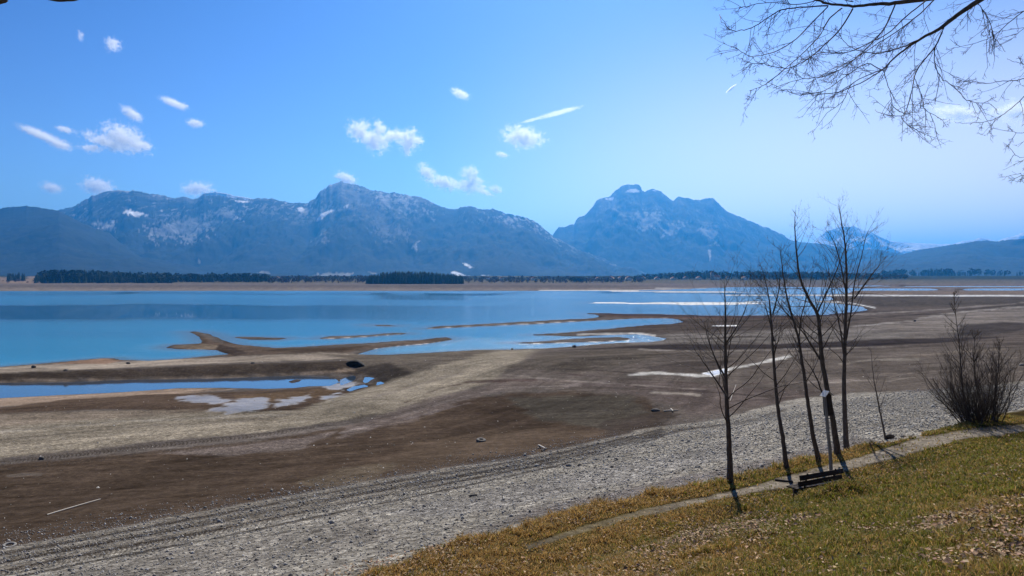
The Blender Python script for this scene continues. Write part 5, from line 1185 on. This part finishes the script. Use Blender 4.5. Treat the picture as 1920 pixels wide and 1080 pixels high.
# ---------------------------------------------------------------- clouds
def cloud(name, label, puffs, cat='cloud', thin=1.0, Zc=1950.0, ns=1.35, amp=1.75):
    cx = sum(p[0] for p in puffs) / len(puffs); cy = sum(p[1] for p in puffs) / len(puffs)
    Y = (Zc - CAMZ) / ((521 - cy) / F); sc_ = Y / F
    ctr = unproj(cx, cy, Y=Y)
    m = bpy.data.materials.new('cloud vapour'); m.use_nodes = True; t = m.node_tree; t.nodes.clear()
    o = nd(t, 'ShaderNodeOutputMaterial'); pv = nd(t, 'ShaderNodeVolumePrincipled')
    pv.inputs['Color'].default_value = (1, 1, 1, 1); pv.inputs['Anisotropy'].default_value = 0.45
    tc = nd(t, 'ShaderNodeTexCoord'); vec = tc.outputs['Object']
    rmax = max(p[3] for p in puffs) * sc_; nz = nd(t, 'ShaderNodeTexNoise', Scale=ns / (rmax * 0.5), Detail=8, Roughness=0.66, Distortion=0.7); t.links.new(vec, nz.inputs['Vector'])
    acc = None; lo_ = np.array([1e9] * 3); hi_ = -lo_
    for (px, py, rx, ry, *rot) in puffs:
        c = np.array([(px - cx) * sc_, 0.0, (cy - py) * sc_]); rad = np.array([rx * sc_, (rx + ry) / 2 * sc_, ry * sc_]); an = math.radians(rot[0]) if rot else 0.0
        mp = nd(t, 'ShaderNodeMapping'); mp.vector_type = 'TEXTURE'; mp.inputs['Location'].default_value = c; mp.inputs['Rotation'].default_value = (0, -an, 0); mp.inputs['Scale'].default_value = rad
        t.links.new(vec, mp.inputs[0]); ln = nd(t, 'ShaderNodeVectorMath', operation='LENGTH'); t.links.new(mp.outputs[0], ln.inputs[0])
        f = math_n(t, 'SUBTRACT', 1.0, ln.outputs['Value'])
        acc = f if acc is None else math_n(t, 'MAXIMUM', acc, f)
        e = max(rad) * 1.25; ez = math.hypot(rad[2], rad[0] * math.sin(an)) * 1.3; ex = rad[0] * 1.25
        lo_ = np.minimum(lo_, c - [ex, rad[1] * 1.3, ez]); hi_ = np.maximum(hi_, c + [ex, rad[1] * 1.3, ez])
    nn = math_n(t, 'MULTIPLY', math_n(t, 'SUBTRACT', nz.outputs[0], 0.57), amp * 2.4)
    dn = math_n(t, 'MULTIPLY', math_n(t, 'ADD', acc, nn), 2.6, True)
    dn = math_n(t, 'MULTIPLY', dn, 2.7 * thin / rmax)
    t.links.new(dn, pv.inputs['Density']); t.links.new(pv.outputs[0], o.inputs['Volume'])
    v, f = box_arr(lo_[0], hi_[0], lo_[1], hi_[1], lo_[2], hi_[2]); ob = mesh_obj(name, v, f, m); ob.location = ctr
    return tag(ob, label, cat)
if CLOUDS:
    cloud('cloud', 'largest white cloud at the upper left with a ragged tail to its left', [(232, 258, 44, 26, -25), (205, 268, 55, 14, -20), (170, 278, 26, 10, -5), (262, 272, 26, 18, -20)], thin=1.1)
    cloud('cloud', 'thin slanting streak of cloud left of the largest white cloud', [(80, 254, 48, 9, -24), (112, 270, 26, 11, -20), (122, 243, 20, 7, -14), (60, 246, 26, 8, -20)], thin=0.75)
    cloud('cloud', 'small slanting cloud above the largest white cloud', [(247, 213, 24, 11, -35), (257, 220, 12, 9, -40)], thin=0.7)
    cloud('cloud', 'small faint cloud high at the upper left', [(212, 84, 16, 15, -30), (206, 78, 10, 8)], thin=0.6)
    cloud('cloud', 'tiny faint wisp near the top left corner', [(151, 67, 6, 12)], thin=0.4)
    cloud('cloud', 'thin wisp right of the small slanting cloud', [(325, 193, 28, 8, -22), (342, 200, 12, 8)], thin=0.6)
    cloud('cloud', 'small oval cloud below the thin wisp at the left', [(366, 231, 17, 9, -6)], thin=0.8)
    cloud('cloud', 'rounded cloud sitting on the left mountain ridge', [(183, 350, 32, 19, -12), (175, 345, 22, 12)], thin=1.1, Zc=1850)
    cloud('cloud', 'small cloud above the dark hill at the far left', [(97, 352, 22, 12, -14)], thin=0.7, Zc=1850)
    cloud('cloud', 'flat-based cloud just above the left ridge line', [(370, 354, 32, 15, 4)], thin=0.9, Zc=1800)
    cloud('cloud', 'cloud rising behind the pointed summit', [(650, 336, 22, 13, -28), (640, 330, 16, 8)], thin=1.1, Zc=1850)
    cloud('cloud', 'two-humped white cloud above the pointed summit', [(678, 248, 30, 22, -30), (705, 262, 30, 26, -15), (714, 243, 22, 14, -50), (740, 255, 38, 14, 8), (768, 264, 24, 27, -52), (764, 282, 12, 12)], thin=1.2)
    cloud('cloud', 'compact white cloud at the upper middle', [(980, 257, 42, 22, -8), (990, 262, 24, 20)], thin=1.1)
    cloud('cloud', 'small wispy cloud high in the middle of the sky', [(863, 176, 20, 9, -25)], thin=0.7)
    cloud('cloud', 'tiny cloud left of and below the compact white cloud', [(941, 290, 13, 6, -14)], thin=0.7)
    cloud('cloud', 'broken curved cloud between the two mountains', [(802, 325, 26, 14, -40), (835, 343, 42, 14, -12), (880, 348, 36, 16, -4), (878, 322, 20, 12, 10), (888, 332, 14, 20, -20)], thin=1.1, Zc=1850)
    cloud('cloud', 'ragged scrap of cloud right of the broken curved cloud', [(929, 355, 16, 9, -10), (908, 360, 24, 6, -20)], thin=0.6, Zc=1850)
    cloud('cloud', 'white cloud behind the twigs at the right', [(1795, 214, 44, 17, -12), (1765, 207, 24, 8, -22)], thin=0.8)
    cloud('cloud', 'bright cloud cut by the right edge of the picture', [(1908, 210, 44, 22, -8), (1868, 209, 20, 8), (1950, 214, 50, 26)], thin=1.0)
    cloud('contrail', 'long faint vapour trail above the compact white cloud', [(1045, 212, 55, 2.6, 15), (1060, 208, 34, 3.4, 14), (1000, 224, 34, 2.0, 15)], 'contrail', thin=0.10, ns=0.35, amp=0.9)
    cloud('contrail', 'short bright vapour trail left of the overhanging twigs', [(1371, 166, 14, 2.4, 40)], 'contrail', thin=0.8, ns=0.4, amp=0.3)

# ---------------------------------------------------------------- haze
if HAZE:
    m = bpy.data.materials.new('haze air'); m.use_nodes = True; t = m.node_tree; t.nodes.clear()
    o = nd(t, 'ShaderNodeOutputMaterial'); pv = nd(t, 'ShaderNodeVolumePrincipled')
    pv.inputs['Color'].default_value = (0.06, 0.42, 1.0, 1); pv.inputs['Density'].default_value = 7e-5; pv.inputs['Anisotropy'].default_value = 0.55
    t.links.new(pv.outputs[0], o.inputs['Volume'])
    v, f = box_arr(-45000, 45000, -300, 30000, -35, 1440)
    tag(mesh_obj('haze', v, f, m), kind='stuff', label='thin blue haze filling the air over the lake and before the mountains', cat='haze')
